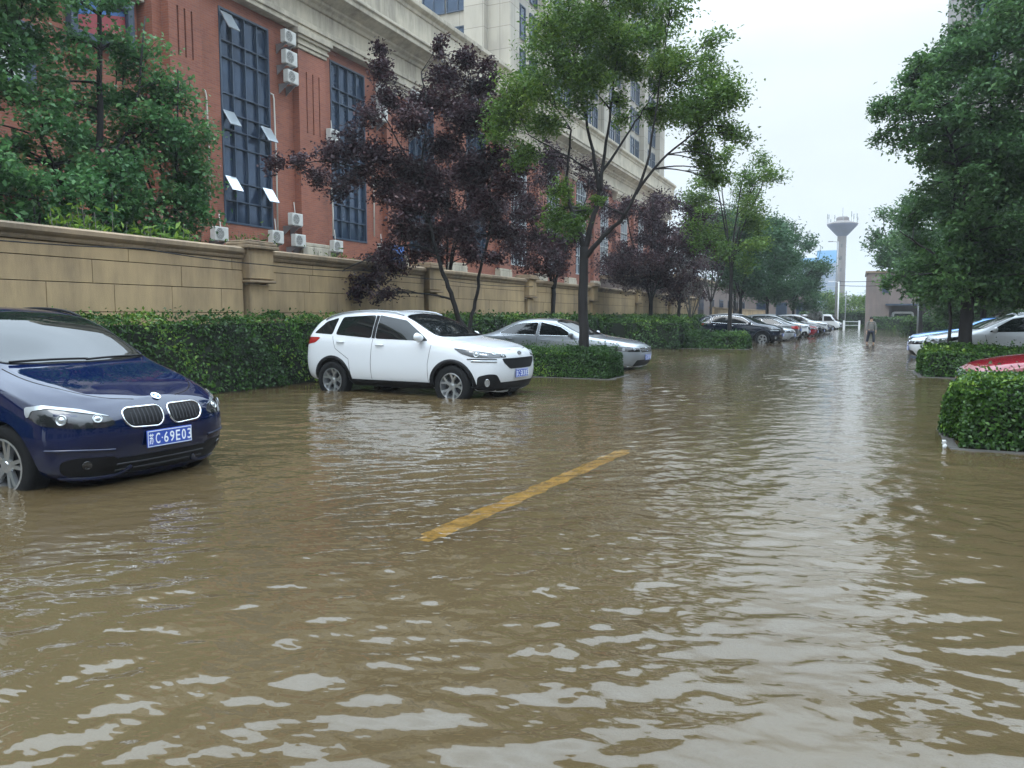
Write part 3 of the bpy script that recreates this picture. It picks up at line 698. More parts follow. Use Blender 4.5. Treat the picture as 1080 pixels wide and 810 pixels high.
def car_mpv(loc, rz, label, steer):
    car = thing('parked_car', label, 'car', loc, rz)
    o, bvh = body_shell(BMW, M['p_blue'], car, (0, -2.67), .365, 1.80)
    for ax, st in ((0, steer), (-2.67, 0)):
        for s in (1, -1): wheel(car, ax, s, .785, .325, .222, .20, 'twin', st)
    # windscreen, seen from above-front
    ws = [(-.19,0,2),(-.215,-.35,2),(-.30,-.63,2),(-.36,-.685,2),(-.62,-.665,2),(-1.10,-.585,2),(-1.17,-.45,2),(-1.21,0,2)]
    ws = ws+[(x,-y,z) for x,y,z in ws[-2:0:-1]]
    g = project_patch(bvh, ws, (0,0,-1), .004, .07, 'windscreen', M['auto_glass'], car, smooth_it=1)
    ribbon(bvh, ws, (0,0,-1), .018, .006, 'windscreen_seal', M['black_plastic'], g, closed=True, it=1)
    rw = [(-3.16,0,2),(-3.15,-.40,2),(-3.30,-.45,2),(-3.37,0,2)]
    side_glass(bvh, car, [[(-.52,1.05),(-1.10,1.42),(-1.62,1.50),(-1.66,1.50),(-1.66,1.08)],[(-1.74,1.50),(-2.48,1.46),(-2.56,1.11),(-1.74,1.08)],[(-2.58,1.44),(-2.95,1.36),(-3.08,1.18),(-2.64,1.12)]], chrome=M['chrome'])
    seams(bvh, car, [[(-.42,.95),(-.45,.6),(-.38,.3)],[(-1.70,1.04),(-1.72,.6),(-1.70,.28)],[(-2.60,1.04),(-2.35,.75),(-2.33,.5)],[(-.40,.30),(-2.3,.30)]])
    sill_patch(bvh, car, -.38, -2.28, .27, .16)
    handles(bvh, car, [(-1.52,.92),(-2.38,.95)], M['p_blue'])
    for s in (1, -1): mirror(car, -.80, .78, 1.08, s, M['p_blue'])
    # hood shut line and bonnet creases
    for s in (1, -1):
        ribbon(bvh, [(-.24,s*.70,2),(.10,s*.69,2),(.38,s*.60,2),(.60,s*.44,2),(.69,s*.20,2)], (0,0,-1), .007, .001, 'hood_seam', M['gap'], car, it=2, skirt=.002)
    wipers(bvh, car, 0, 0, [(-.62,.02,-.28,-.215),(.0,.62,-.20,-.285)])
    for s in (1, -1):
        f = (lambda p: p) if s < 0 else mir
        n = (-.72, -s*.69*-1*-1, 0) ; n = (-.72, -s*.69, -.05)
        out = f([(.33,-.88,.80),(.44,-.82,.812),(.62,-.62,.775),(.76,-.46,.715),(.78,-.42,.66),(.74,-.47,.635),(.60,-.68,.640),(.46,-.84,.665),(.36,-.88,.72)])
        hl = project_patch(bvh, out, n, .004, .05, 'headlight', M['lamp_dark'], car, smooth_it=1)
        up = f([(.325,-.885,.805),(.44,-.82,.818),(.62,-.62,.781),(.765,-.45,.715),(.60,-.63,.760),(.46,-.80,.795),(.375,-.862,.775),(.365,-.87,.73),(.35,-.88,.725),(.335,-.885,.75)])
        project_patch(bvh, up, n, .010, .04, 'brow_light', M['lamp_white'], hl, smooth_it=1)
        for (cx, cy, cz, rr) in ((.56,-.70,.695,.042),(.69,-.54,.68,.036)):
            h, nn, _, _ = bvh.ray_cast(Vector((cx, -s*-1*cy if s > 0 else cy, cz))-Vector(n).normalized()*2, Vector(n).normalized()) if False else bvh.find_nearest(Vector((cx, (cy if s < 0 else -cy), cz)))
            z_ax = nn; q = z_ax.to_track_quat('Z', 'Y').to_matrix().to_4x4(); mt = Matrix.Translation(h+nn*.004) @ q
            mb = MB(); mb.lathe([(rr, .004), (rr*.93, .012), (rr*.8, .008), (rr*.72, .002), (rr*.5, .012), (.001, .016)], 24, mt); mb.build('lamp_ring', M['lamp_glass'], hl, smooth=True)
        # kidney grille
        k = [(2,-.030,.768),(2,-.325,.768),(2,-.372,.742),(2,-.375,.675),(2,-.325,.618),(2,-.08,.606),(2,-.030,.655)]
        k = f(k)
        kg = project_patch(bvh, k, (-1,0,0), .003, .05, 'kidney_grille', M['black_plastic'], car, smooth_it=1)
        ribbon(bvh, k, (-1,0,0), .010, .010, 'grille_frame', M['chrome'], kg, closed=True, it=2)
        for i in range(8):
            yy = -.06-i*.035
            ribbon(bvh, f([(2,yy,.755 if i < 7 else .73),(2,yy,.64)]), (-1,0,0), .006, .010, 'grille_bar', M['alloy_dark'], kg, it=0)
        # side intake and fog lamp
        si = f([(.9,-.52,.40),(.7,-.72,.415),(.6,-.80,.38),(.6,-.79,.27),(.8,-.62,.245),(.9,-.50,.25)])
        sp_ = project_patch(bvh, si, (-.8,-s*.6,0), .004, .05, 'side_intake', M['black_plastic'], car, smooth_it=1)
        h, nn, _, _ = bvh.find_nearest(Vector((.74, s*.66, .33))); mt = Matrix.Translation(h+nn*.003) @ nn.to_track_quat('Z','Y').to_matrix().to_4x4()
        mb = MB(); mb.lathe([(.036,0),(.036,.012),(.028,.010),(.026,.003),(.001,.007)], 20, mt); mb.build('fog_lamp', M['lamp_dark'], car, smooth=True)
        ribbon(bvh, f([(.6,-.82,.235),(.8,-.60,.225),(.85,-.48,.235),(.9,-.40,.30)]), (-.8,-s*.6,0), .030, .016, 'bumper_blade', M['p_blue'], car, it=1, skirt=.01)
        ribbon(bvh, f([(.5,-.84,.47),(.72,-.72,.475),(.85,-.50,.455)]), (-.8,-s*.6,0), .018, .010, 'bumper_crease', M['p_blue'], car, it=1, skirt=.01)
        tl = f([(-3.15,-.9,1.0),(-3.5,-.6,1.0),(-3.5,-.6,.84),(-3.2,-.9,.86)])
        project_patch(bvh, tl, (.7,-s*.7,0), .004, .06, 'tail_light', M['tail_red'], car, smooth_it=1)
        rr = MB(); pts = []
        for i in range(13):
            x = -1.12-i*.155; h, nn, _, _ = bvh.ray_cast(Vector((x, s*.585, 3)), Vector((0,0,-1))); pts.append(h+Vector((0,0,.006 if i in (0,12) else .018)))
        rr.tube(pts, .014, 8); rr.build('roof_rail', M['black_plastic'], car, smooth=True)
    project_patch(bvh, [(2,-.46,.38),(2,.46,.38),(2,.42,.235),(2,-.42,.235)], (-1,0,0), .004, .06, 'lower_grille', M['black_plastic'], car, smooth_it=1)
    for zz in (.28,.33): ribbon(bvh, [(2,-.42,zz),(2,.42,zz)], (-1,0,0), .010, .012, 'grille_slat', M['alloy_dark'], car, it=0)
    h, nn, _, _ = bvh.ray_cast(Vector((3,0,.50)), Vector((-1,0,0))); number_plate(car, h.x+.02, .505, '苏C69E03')
    # round maker's badge on the bonnet tip: silver ring, blue and white quarters
    h, nn, _, _ = bvh.ray_cast(Vector((.70,0,3)), Vector((0,0,-1))); mt = Matrix.Translation(h+nn*.002) @ nn.to_track_quat('Z','Y').to_matrix().to_4x4()
    mb = MB(); mb.lathe([(.041,-.004),(.041,.006),(.030,.006),(.030,.003)], 28, mt); bd = mb.build('bonnet_badge', M['chrome'], car, auto=35)
    for q0, mm in ((0,'plate_white'),(1,'sign_blue'),(2,'plate_white'),(3,'sign_blue')):
        mb = MB(); pts = [mt @ Vector((0,0,.005))]+[mt @ Vector((.029*math.cos(PI/2*q0+PI/2*i/6), .029*math.sin(PI/2*q0+PI/2*i/6), .005)) for i in range(7)]
        mb.add(pts, [tuple(range(8))]); mb.build('badge_quarter', M[mm], bd)
    return car

def car_suv(loc, rz, label, pm, plate, trim_detail=True, white_grille=True, glass_chrome=None):
    car = thing('parked_car', label, 'car', loc, rz)
    o, bvh = body_shell(SUV, M[pm], car, (0, -2.59), .385, 1.78)
    for ax in (0, -2.59):
        for s in (1, -1): wheel(car, ax, s, .775, .345, .225, .21, 'y', 0)
    ws = [(-.23,0,2),(-.255,-.35,2),(-.34,-.62,2),(-.42,-.675,2),(-.70,-.655,2),(-1.08,-.60,2),(-1.14,-.45,2),(-1.18,0,2)]
    ws = ws+[(x,-y,z) for x,y,z in ws[-2:0:-1]]
    g = project_patch(bvh, ws, (0,0,-1), .004, .07, 'windscreen', M['auto_glass'], car, smooth_it=1)
    ribbon(bvh, ws, (0,0,-1), .016, .006, 'windscreen_seal', M['black_plastic'], g, closed=True, it=1)
    side_glass(bvh, car, [[(-.50,1.085),(-.62,1.17),(-1.04,1.43),(-1.60,1.515),(-1.63,1.515),(-1.63,1.11)],[(-1.72,1.52),(-2.40,1.49),(-2.50,1.48),(-2.56,1.17),(-1.72,1.115)],[(-2.60,1.475),(-2.90,1.40),(-3.12,1.19),(-2.64,1.17)]], chrome=glass_chrome)
    # black pillar trim between the door windows
    for s in (1, -1):
        project_patch(bvh, [(-1.64,s*1.2,1.51),(-1.71,s*1.2,1.515),(-1.71,s*1.2,1.115),(-1.64,s*1.2,1.11)], (0,-s,0), .003, .1, 'door_pillar', M['black_plastic'], car)
    seams(bvh, car, [[(-.42,1.02),(-.47,.7),(-.47,.36)],[(-1.675,1.1),(-1.69,.7),(-1.68,.36)],[(-2.62,1.14),(-2.52,.92),(-2.20,.74),(-2.16,.45)]])
    sill_patch(bvh, car, -.44, -2.16, .37, .20); arch_cladding(bvh, car, (0,-2.59), .345, .415, .07, .25)
    handles(bvh, car, [(-1.50,1.0),(-2.40,1.04)], M[pm] if pm == 'p_white' else M['chrome'])
    for s in (1, -1): mirror(car, -.64, .79, 1.14, s, M[pm])
    for s in (1, -1):
        ribbon(bvh, [(-.28,s*.69,2),(.10,s*.69,2),(.42,s*.60,2),(.68,s*.44,2),(.75,s*.20,2)], (0,0,-1), .008, .001, 'hood_seam', M['gap'], car, it=2, skirt=.002)
    wipers(bvh, car, 0, 0, [(-.60,.02,-.33,-.26),(.0,.60,-.25,-.33)])
    for s in (1, -1):
        f = (lambda p: p) if s < 0 else mir
        n = (-.72, -s*.69, -.05)
        out = f([(.12,-.93,.985),(.36,-.86,.955),(.60,-.66,.905),(.78,-.44,.875),(.80,-.42,.825),(.62,-.66,.815),(.42,-.84,.83),(.24,-.90,.89)])
        hl = project_patch(bvh, out, n, .004, .05, 'headlight', M['lamp_dark'], car, smooth_it=1)
        for (cx, cy, cz, rr) in ((.45,-.80,.885,.052),(.66,-.62,.86,.036),(.75,-.50,.85,.030)):
            h, nn, _, _ = bvh.find_nearest(Vector((cx, (cy if s < 0 else -cy), cz))); mt = Matrix.Translation(h+nn*.004) @ nn.to_track_quat('Z','Y').to_matrix().to_4x4()
            mb = MB(); mb.lathe([(rr,.004),(rr*.93,.012),(rr*.8,.008),(rr*.72,.002),(rr*.5,.012),(.001,.016)], 22, mt); mb.build('lamp_ring', M['lamp_white'], hl, smooth=True)
        ribbon(bvh, f([(.42,-.88,.775),(.58,-.76,.768),(.72,-.62,.762)]), n, .036, .008, 'running_light', M['lamp_white'], car, it=1)
        ribbon(bvh, f([(.36,-.90,.805),(.58,-.76,.800),(.72,-.62,.797)]), n, .014, .010, 'light_brow', M['black_plastic'], car, it=1)
        fg = f([(.70,-.60,.55),(.62,-.72,.56),(.50,-.84,.52),(.50,-.84,.30),(.74,-.64,.28),(.80,-.56,.40)])
        fm = project_patch(bvh, fg, n, .006, .05, 'fog_lamp_housing', M['black_plastic'], car, smooth_it=1)
        h, nn, _, _ = bvh.find_nearest(Vector((.62, s*.74, .42))); mt = Matrix.Translation(h+nn*.006) @ nn.to_track_quat('Z','Y').to_matrix().to_4x4() @ Matrix.Diagonal((.8,1.25,1,1))
        mb = MB(); mb.lathe([(.055,0),(.055,.014),(.045,.012),(.042,.004),(.001,.010)], 22, mt); mb.build('fog_lamp', M['lamp_glass'], fm, smooth=True)
        tl = f([(-3.02,-.9,1.12),(-3.3,-.7,1.12),(-3.5,-.5,1.10),(-3.5,-.5,.98),(-3.3,-.75,.98),(-3.12,-.9,1.02)])
        project_patch(bvh, tl, (.75,-s*.65,0), .005, .05, 'tail_light', M['tail_red'], car, smooth_it=1)
        pts = []; rr = MB()
        for i in range(13):
            x = -1.16-i*.15; h, nn, _, _ = bvh.ray_cast(Vector((x, s*.585, 3)), Vector((0,0,-1))); pts.append(h+Vector((0,0,.008 if i in (0,12) else .030)))
        rr.tube(pts, .015, 8); rr.build('roof_rail', M['silver_trim'], car, smooth=True)
    gr = [(2,-.53,.81),(2,.53,.81),(2,.50,.74),(2,.36,.635),(2,-.36,.635),(2,-.50,.74)]
    g = project_patch(bvh, gr, (-1,0,0), .005, .05, 'front_grille', M['black_plastic'], car, smooth_it=1)
    ribbon(bvh, [(2,-.43,.795),(2,.43,.795)], (-1,0,0), .016, .012, 'grille_trim', M['chrome'] if pm != 'p_white' else M['black_plastic'], g, it=0)
    project_patch(bvh, [(2,-.58,.42),(2,.58,.42),(2,.55,.27),(2,-.55,.27)], (-1,0,0), .005, .06, 'lower_grille', M['black_plastic'], car, smooth_it=1)
    for s in (1, -1): pass
    ribbon(bvh, [(.5,-.84,.30),(.7,-.70,.285),(.84,-.45,.27),(.9,0,.265),(.84,.45,.27),(.7,.70,.285),(.5,.84,.30)], (-1,0,0), .085, .014, 'bumper_lip', M['black_plastic'], car, it=1, skirt=.02)
    h, nn, _, _ = bvh.ray_cast(Vector((3,0,.55)), Vector((-1,0,0))); number_plate(car, h.x+.02, .55, plate)
    h, nn, _, _ = bvh.ray_cast(Vector((3,0,.885)), Vector((-1,0,0))); mt = Matrix.Translation(h+nn*.003) @ nn.to_track_quat('Z','Y').to_matrix().to_4x4() @ Matrix.Diagonal((1.0,.55,1,1))
    mb = MB(); mb.lathe([(.062,-.004),(.062,.006),(.050,.006),(.050,.001)], 28, mt); mb.lathe([(.050,.002),(.001,.003)], 28, mt); mb.build('oval_badge', [M['lamp_dark']], car, auto=35)
    return car

def car_sedan(loc, rz, label, pm, plate, chrome_grille=True):
    car = thing('parked_car', label, 'car', loc, rz)
    o, bvh = body_shell(SEDAN, M[pm], car, (0, -2.80), .355, 1.81)
    for ax in (0, -2.80):
        for s in (1, -1): wheel(car, ax, s, .79, .32, .215, .20, 'five', 0)
    ws = [(-.44,0,2),(-.465,-.35,2),(-.55,-.62,2),(-.64,-.67,2),(-.95,-.64,2),(-1.36,-.565,2),(-1.42,-.42,2),(-1.45,0,2)]
    ws = ws+[(x,-y,z) for x,y,z in ws[-2:0:-1]]
    g = project_patch(bvh, ws, (0,0,-1), .004, .07, 'windscreen', M['auto_glass'], car, smooth_it=1)
    ribbon(bvh, ws, (0,0,-1), .016, .006, 'windscreen_seal', M['black_plastic'], g, closed=True, it=1)
    rw = [(-2.68,0,2),(-2.70,-.46,2),(-3.0,-.56,2),(-3.30,-.60,2),(-3.36,0,2)]; rw = rw+[(x,-y,z) for x,y,z in rw[-2:0:-1]]
    project_patch(bvh, rw, (0,0,-1), .004, .08, 'rear_window', M['auto_glass'], car, smooth_it=1)
    side_glass(bvh, car, [[(-.78,.985),(-1.22,1.22),(-1.75,1.335),(-1.79,1.335),(-1.79,.995)],[(-1.87,1.335),(-2.35,1.315),(-2.62,1.25),(-2.98,1.06),(-2.93,1.02),(-1.87,.998)]], chrome=M['chrome'])
    seams(bvh, car, [[(-.62,.94),(-.66,.6),(-.60,.32)],[(-1.83,.98),(-1.84,.6),(-1.83,.30)],[(-2.86,1.0),(-2.60,.75),(-2.45,.5)]])
    sill_patch(bvh, car, -.45, -2.38, .27, .16); handles(bvh, car, [(-1.62,.87),(-2.62,.90)], M[pm])
    for s in (1, -1): mirror(car, -.84, .80, 1.02, s, M[pm])
    for s in (1, -1):
        ribbon(bvh, [(-.50,s*.69,2),(-.0,s*.69,2),(.42,s*.62,2),(.66,s*.48,2)], (0,0,-1), .008, .001, 'hood_seam', M['gap'], car, it=2, skirt=.002)
        f = (lambda p: p) if s < 0 else mir
        n = (-.72, -s*.69, -.05)
        out = f([(.30,-.90,.745),(.56,-.78,.735),(.86,-.46,.705),(.88,-.44,.60),(.62,-.74,.605),(.40,-.88,.64)])
        hl = project_patch(bvh, out, n, .004, .05, 'headlight', M['lamp_dark'], car, smooth_it=1)
        for (cx, cy, cz, rr) in ((.56,-.80,.675,.045),(.74,-.62,.66,.042)):
            h, nn, _, _ = bvh.find_nearest(Vector((cx, (cy if s < 0 else -cy), cz))); mt = Matrix.Translation(h+nn*.004) @ nn.to_track_quat('Z','Y').to_matrix().to_4x4()
            mb = MB(); mb.lathe([(rr,.004),(rr*.93,.012),(rr*.8,.008),(rr*.72,.002),(rr*.5,.012),(.001,.016)], 22, mt); mb.build('lamp_ring', M['lamp_white'], hl, smooth=True)
        tl = f([(-3.55,-.9,.92),(-3.8,-.7,.93),(-3.95,-.38,.92),(-3.95,-.38,.76),(-3.8,-.7,.75),(-3.6,-.9,.78)])
        project_patch(bvh, tl, (.75,-s*.65,0), .005, .05, 'tail_light', M['tail_red'], car, smooth_it=1)
    gr = [(2,-.42,.70),(2,.42,.70),(2,.40,.59),(2,-.40,.59)]
    g = project_patch(bvh, gr, (-1,0,0), .005, .05, 'front_grille', M['black_plastic'], car, smooth_it=1)
    for zz in (.625,.66,.695): ribbon(bvh, [(2,-.41,zz),(2,.41,zz)], (-1,0,0), .010, .010, 'grille_bar', M['chrome'], g, it=0)
    project_patch(bvh, [(2,-.56,.40),(2,.56,.40),(2,.60,.25),(2,-.60,.25)], (-1,0,0), .005, .06, 'lower_grille', M['black_plastic'], car, smooth_it=1)
    ribbon(bvh, [(.6,-.80,.235),(.85,-.5,.225),(.9,0,.22),(.85,.5,.225),(.6,.80,.235)], (-1,0,0), .020, .012, 'bumper_trim', M['chrome'], car, it=1)
    if plate:
        h, nn, _, _ = bvh.ray_cast(Vector((3,0,.46)), Vector((-1,0,0))); number_plate(car, h.x+.02, .46, plate)
        h, nn, _, _ = bvh.ray_cast(Vector((-5,0,.70)), Vector((1,0,0)));
        mb = MB(); mb.box(h.x-.018,-.22,.63,h.x-.004,.22,.77); mb.build('rear_plate', M['plate_blue'], car)
    h, nn, _, _ = bvh.ray_cast(Vector((3,0,.66)), Vector((-1,0,0))); mt = Matrix.Translation(h+nn*.006) @ nn.to_track_quat('Z','Y').to_matrix().to_4x4()
    mb = MB(); mb.lathe([(.06,0),(.06,.012),(.048,.012),(.048,.003)], 26, mt); mb.build('round_badge', M['chrome'], car, auto=35)
    return car
def recolour(root, old, new):
    for ch in root.children:
        if ch.name.split('.')[0] in ('body', 'mirror', 'door_handle') and ch.type == 'MESH':
            me = ch.data.copy(); ch.data = me
            for i, m_ in enumerate(me.materials):
                if m_ == old: me.materials[i] = new

bmw = car_mpv((-6.09, 4.70, WD), R(-3), 'deep blue hatchback with chrome twin grille at the left edge', R(6))
suv = car_suv((-6.03, 12.02, WD), R(-5), 'white compact SUV with roof rails and black wheel arch trim, standing in the flood', 'p_white', '苏C5K183')
sed = car_sedan((-5.80, 19.45, WD), R(-4), 'silver sedan parked behind the low hedge bed, right of the white SUV', 'p_silver', '苏C2B768')
CG = 'cars parked along the left side of the flooded street'
n1 = car_suv((-4.25, 40.9, WD), R(-4), 'dark navy SUV with bright window trim, first of the far row', 'p_navy', '苏C7D329', glass_chrome=M['chrome'])
n1['group'] = CG
def far(src, loc, rz, newpm, label, oldpm):
    c = copy_tree(src); c.location = loc; c.rotation_euler = (0, 0, rz); c['label'] = label; c['category'] = 'car'; c['group'] = CG
    if newpm != oldpm: recolour(c, M[oldpm], M[newpm])
    return c
far(sed, (-3.98, 44.3, WD), R(-5), 'p_silver', 'silver sedan nosing out just beyond the navy SUV', 'p_silver')
far(sed, (-6.9, 47.9, WD), R(177), 'p_grey', 'dark grey sedan backed in with red tail lamps toward the street', 'p_silver')
far(suv, (-3.55, 51.3, WD), R(-3), 'p_white', 'small white SUV between the dark grey sedan and the red car', 'p_white')
far(sed, (-3.30, 54.9, WD), R(-4), 'p_red', 'red sedan in the middle of the far parked row', 'p_silver')
far(sed, (-3.05, 58.7, WD), R(-4), 'p_black', 'black sedan next beyond the red sedan', 'p_silver')
far(suv, (-2.85, 63.0, WD), R(-3), 'p_white', 'white SUV parked between two black cars', 'p_white')
far(sed, (-2.75, 67.2, WD), R(-4), 'p_black', 'second black sedan, before the white van', 'p_silver')
far(suv, (-3.2, 88.5, WD), R(-3), 'p_red', 'red SUV half hidden behind the white van', 'p_white')
# the right-hand side: noses towards the street (-X)
GR = 'cars parked along the right side of the street'
def rcar(src, loc, rz, newpm, label, oldpm):
    c = far(src, loc, rz, newpm, label, oldpm); c['group'] = GR; return c
rcar(sed, (2.32, 13.35, WD), R(183), 'p_red', 'red sedan nose between the two right-hand hedges', 'p_silver')
rcar(suv, (2.55, 24.0, WD), R(184), 'p_white', 'white car parked under the big dark tree on the right', 'p_white')
rcar(sed, (2.45, 28.3, WD), R(182), 'p_white', 'white sedan just behind the white car under the tree', 'p_silver')
rcar(sed, (2.70, 33.0, WD), R(182), 'p_sky', 'bright blue sedan showing behind the white cars on the right', 'p_silver')

def van():
    v = thing('parked_van', 'white van with square cabin at the far end of the parked row', 'van', (-2.2, 84.0, WD), R(-10), CG); v.scale = (.85, .9, .83)
    prof = [(.75,.35),(.80,.55),(.76,.95),(.35,1.15),(-.15,1.85),(-.5,1.98),(-3.3,1.98),(-3.45,1.8),(-3.5,.5),(-3.45,.3)]
    mb = MB(); mb.prism(prof, 'y', -.85, .85); b = mb.build('body', M['p_white'], v, bevel=.06, seg=3, auto=40)
    for ax in (0, -2.5):
        for s in (1, -1): wheel(v, ax, s, .80, .33, .21, .20, 'five')
    mb = MB(); mb.add([(.37,-.72,1.20),(.37,.72,1.20),(-.12,.66,1.86),(-.12,-.66,1.86)], [(0,1,2,3)]); mb.add([(.385,-.72,1.21),(.385,.72,1.21),(-.105,.66,1.87),(-.105,-.66,1.87)], [(0,1,2,3)]); mb.build('windscreen', M['auto_glass'], v)
    for s in (1, -1):
        for q in ([(.15,1.2),(-.25,1.75),(-.95,1.78),(-.95,1.2)], [(-1.1,1.2),(-1.1,1.78),(-2.1,1.78),(-2.1,1.2)], [(-2.2,1.2),(-2.2,1.78),(-3.2,1.76),(-3.2,1.2)]):
            mb = MB(); mb.prism(q, 'y', s*.852, s*.862); mb.build('side_window', M['auto_glass'], v)
        mb = MB(); mb.box(.70,s*.55,.75,.80,s*.80,.95); mb.build('headlight', M['lamp_white'], v, bevel=.02)
        mirror(v, .15, .80, 1.3, s, M['black_plastic'])
    mb = MB(); mb.box(.76,-.5,.55,.815,.5,.75); mb.build('front_grille', M['black_plastic'], v)
    mb = MB(); mb.box(.78,-.8,.32,.84,.8,.48); mb.build('bumper', M['black_plastic'], v)
van()
# ------------------------------------------------------------------ garden wall
def build_wall():
    X = -11.0; wt = thing('garden_wall', 'long tan panelled boundary wall with coping and pillars behind the hedge', 'wall', (X, 0, 0))
    pil = [-9.2, -2.1, 5.0, 12.0, 18.9, 25.95, 33.3, 41.0, 49.0, 57.6]
    rng = random.Random(2)
    rows = [(0.05, .52), (.52, .97), (.97, 1.42), (1.42, 1.87), (1.87, 2.24), (2.24, 2.46)]
    for i in range(len(pil)-1):
        a, b = pil[i]+.34, pil[i+1]-.34
        mb = MB()
        mb.cur = 1; mb.box(-.20, a, WD, -.012, b, 2.47); mb.cur = 0
        for k, (z0, z1) in enumerate(rows):
            wdt = (1.15 if k in (1, 3) else (1.75 if k != 5 else 2.3)); off = (k % 3)*.43
            y = a-off
            while y < b:
                y2 = min(y+wdt, b); y1 = max(y, a)
                if y2-y1 > .12:
                    mb.box(-.02, y1+.005, z0+.006, .018+.002*rng.random(), y2-.005, z1-.006)
                y += wdt
        mb.build('wall_panel', [M['wall_tan'], M['gap']], wt, bevel=.004)
        c = MB(); prof = [(-.26,2.47),(.045,2.47),(.06,2.50),(.06,2.53),(.105,2.56),(.13,2.59),(.13,2.655),(.06,2.69),(-.30,2.69),(-.30,2.50)]
        c.prism(prof, 'y', a-.02, b+.02); c.build('coping', M['coping'], wt)
    for y in pil:
        mb = MB()
        mb.box(-.30, y-.27, WD, .12, y+.27, 1.98)
        mb.box(-.33, y-.34, 2.08, .20, y+.34, 2.66)
        mb.box(-.31, y-.31, 2.003, .16, y+.31, 2.077)
        p = mb.build('pillar', M['wall_tan'], wt, bevel=.012)
        c = MB(); c.box(-.38, y-.42, 2.665, .29, y+.42, 2.73); c.box(-.36, y-.39, 2.735, .26, y+.39, 2.79); c.box(-.33, y-.34, 2.795, .21, y+.34, 2.83)
        c.box(-.35, y-.37, 2.005, .235, y+.37, 2.055)
        c.build('pillar_cap', M['coping'], p, bevel=.012)
build_wall()

# ------------------------------------------------------------------ hedges
def hedge(name, label, x0, y0, x1, y1, h, n, size, seed, group=None, mt='leaf_hedge', kerb=True, z0=0, lump=.08, top_y=.35, cat='hedge'):
    t = thing(name, label, cat, ((x0+x1)/2, (y0+y1)/2, 0), 0, group)
    hx, hy = abs(x1-x0)/2, abs(y1-y0)/2; rng = np.random.default_rng(seed)
    core = MB(); nx_ = max(2, int(2*hx/.5)); ny_ = max(2, int(2*hy/.5)); core.box(-hx+.09, -hy+.09, WD, hx-.09, hy-.09, h-.10)
    core.build('stems', M['core'], t)
    A = [(2*hx*2*hy, 'top'), (2*hx*h, 'ym'), (2*hx*h, 'yp'), (2*hy*h, 'xm'), (2*hy*h, 'xp')]; tot = sum(a for a, _ in A)
    P_, N_ = [], []
    for a, f in A:
        k = int(n*a/tot); u = rng.uniform(-1, 1, k); v = rng.uniform(0, 1, k); dpt = np.abs(rng.normal(0, .055, k))-.03
        if f == 'top': p = np.stack([u*hx, (v*2-1)*hy, h-dpt], 1); nn = np.array([0, 0, 1.])
        elif f == 'ym': p = np.stack([u*hx, -hy+dpt, z0+v*(h-z0)], 1); nn = np.array([0, -1., .35])
        elif f == 'yp': p = np.stack([u*hx, hy-dpt, z0+v*(h-z0)], 1); nn = np.array([0, 1., .35])
        elif f == 'xm': p = np.stack([-hx+dpt, u*hy, z0+v*(h-z0)], 1); nn = np.array([-1., 0, .35])
        else: p = np.stack([hx-dpt, u*hy, z0+v*(h-z0)], 1); nn = np.array([1., 0, .35])
        P_.append(p); N_.append(np.tile(nn, (k, 1)))
    p = np.concatenate(P_); nn = np.concatenate(N_)
    wob = 1.25*lump*(np.sin(p[:, 0]*2.9+p[:, 1]*1.7+seed)+np.sin(p[:, 1]*4.3+p[:, 2]*3.1)+.7*np.sin(p[:, 0]*7.1+p[:, 1]*6.3+p[:, 2]*5+seed))/2.2
    p = p+nn*wob[:, None]
    # rounded shoulders: push the top edges down towards the rim
    rim = np.minimum(hx-np.abs(p[:, 0]), hy-np.abs(p[:, 1])); rim = np.clip(rim/.22, 0, 1); tz = np.clip((p[:, 2]-(h-.25))/.25, 0, 1)
    p[:, 2] -= .06*(1-rim)**2*tz; sc2 = 1-(.04*tz**2)/np.maximum(hx, .4); p[:, 0] *= sc2; p[:, 1] *= 1-(.04*tz**2)/np.maximum(hy, .4)
    # sprigs above the top
    k = int(n*.05); s = np.stack([rng.uniform(-hx, hx, k), rng.uniform(-hy, hy, k), h+np.abs(rng.normal(0, .07, k))], 1)
    p = np.concatenate([p, s]); nn = np.concatenate([nn, rng.normal(size=(k, 3))])
    keep = p[:, 2] > .02; p = p[keep]; nn = nn[keep]
    nn = nn/np.linalg.norm(nn, axis=1, keepdims=True)+rng.normal(0, .55, size=(len(p), 3))
    patch = .16*np.sin(p[:, 0]*1.9+1.2*np.sin(p[:, 1]*1.3+seed))+.14*np.sin(p[:, 1]*2.7+p[:, 2]*3.3+seed)+.10*np.sin(p[:, 0]*6.1+p[:, 1]*5.2+p[:, 2]*7)
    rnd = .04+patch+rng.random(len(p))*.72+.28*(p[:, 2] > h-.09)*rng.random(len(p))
    leaves_obj('leaves', p, nn, size, M[mt], t, rng, aspect=.55, rnd=rnd)
    if kerb:
        kb = MB(); e = .12
        kb.box(-hx-e, -hy-e, WD, hx+e, -hy-e+.11, .010); kb.box(-hx-e, hy+e-.11, WD, hx+e, hy+e, .010)
        kb.box(-hx-e, -hy-e+.112, WD, -hx-e+.11, hy+e-.112, .010); kb.box(hx+e-.11, -hy-e+.112, WD, hx+e, hy+e-.112, .010)
        kb.build('kerb', M['kerb'], t, bevel=.015)
    return t
HW = dict(group='stretches of the tall hedge in front of the tan wall')
hedge('tall_hedge', 'near stretch of the tall clipped hedge behind the blue hatchback and white SUV', -10.85, -3, -10.15, 19.0, 1.31, 52000, .062, 1, kerb=False, **HW)
hedge('tall_hedge', 'far stretch of the clipped hedge along the tan wall, behind the silver sedan', -10.85, 19.05, -10.15, 58, 1.33, 40000, .095, 2, kerb=False, **HW)
GB = 'low hedge beds between the parking bays'
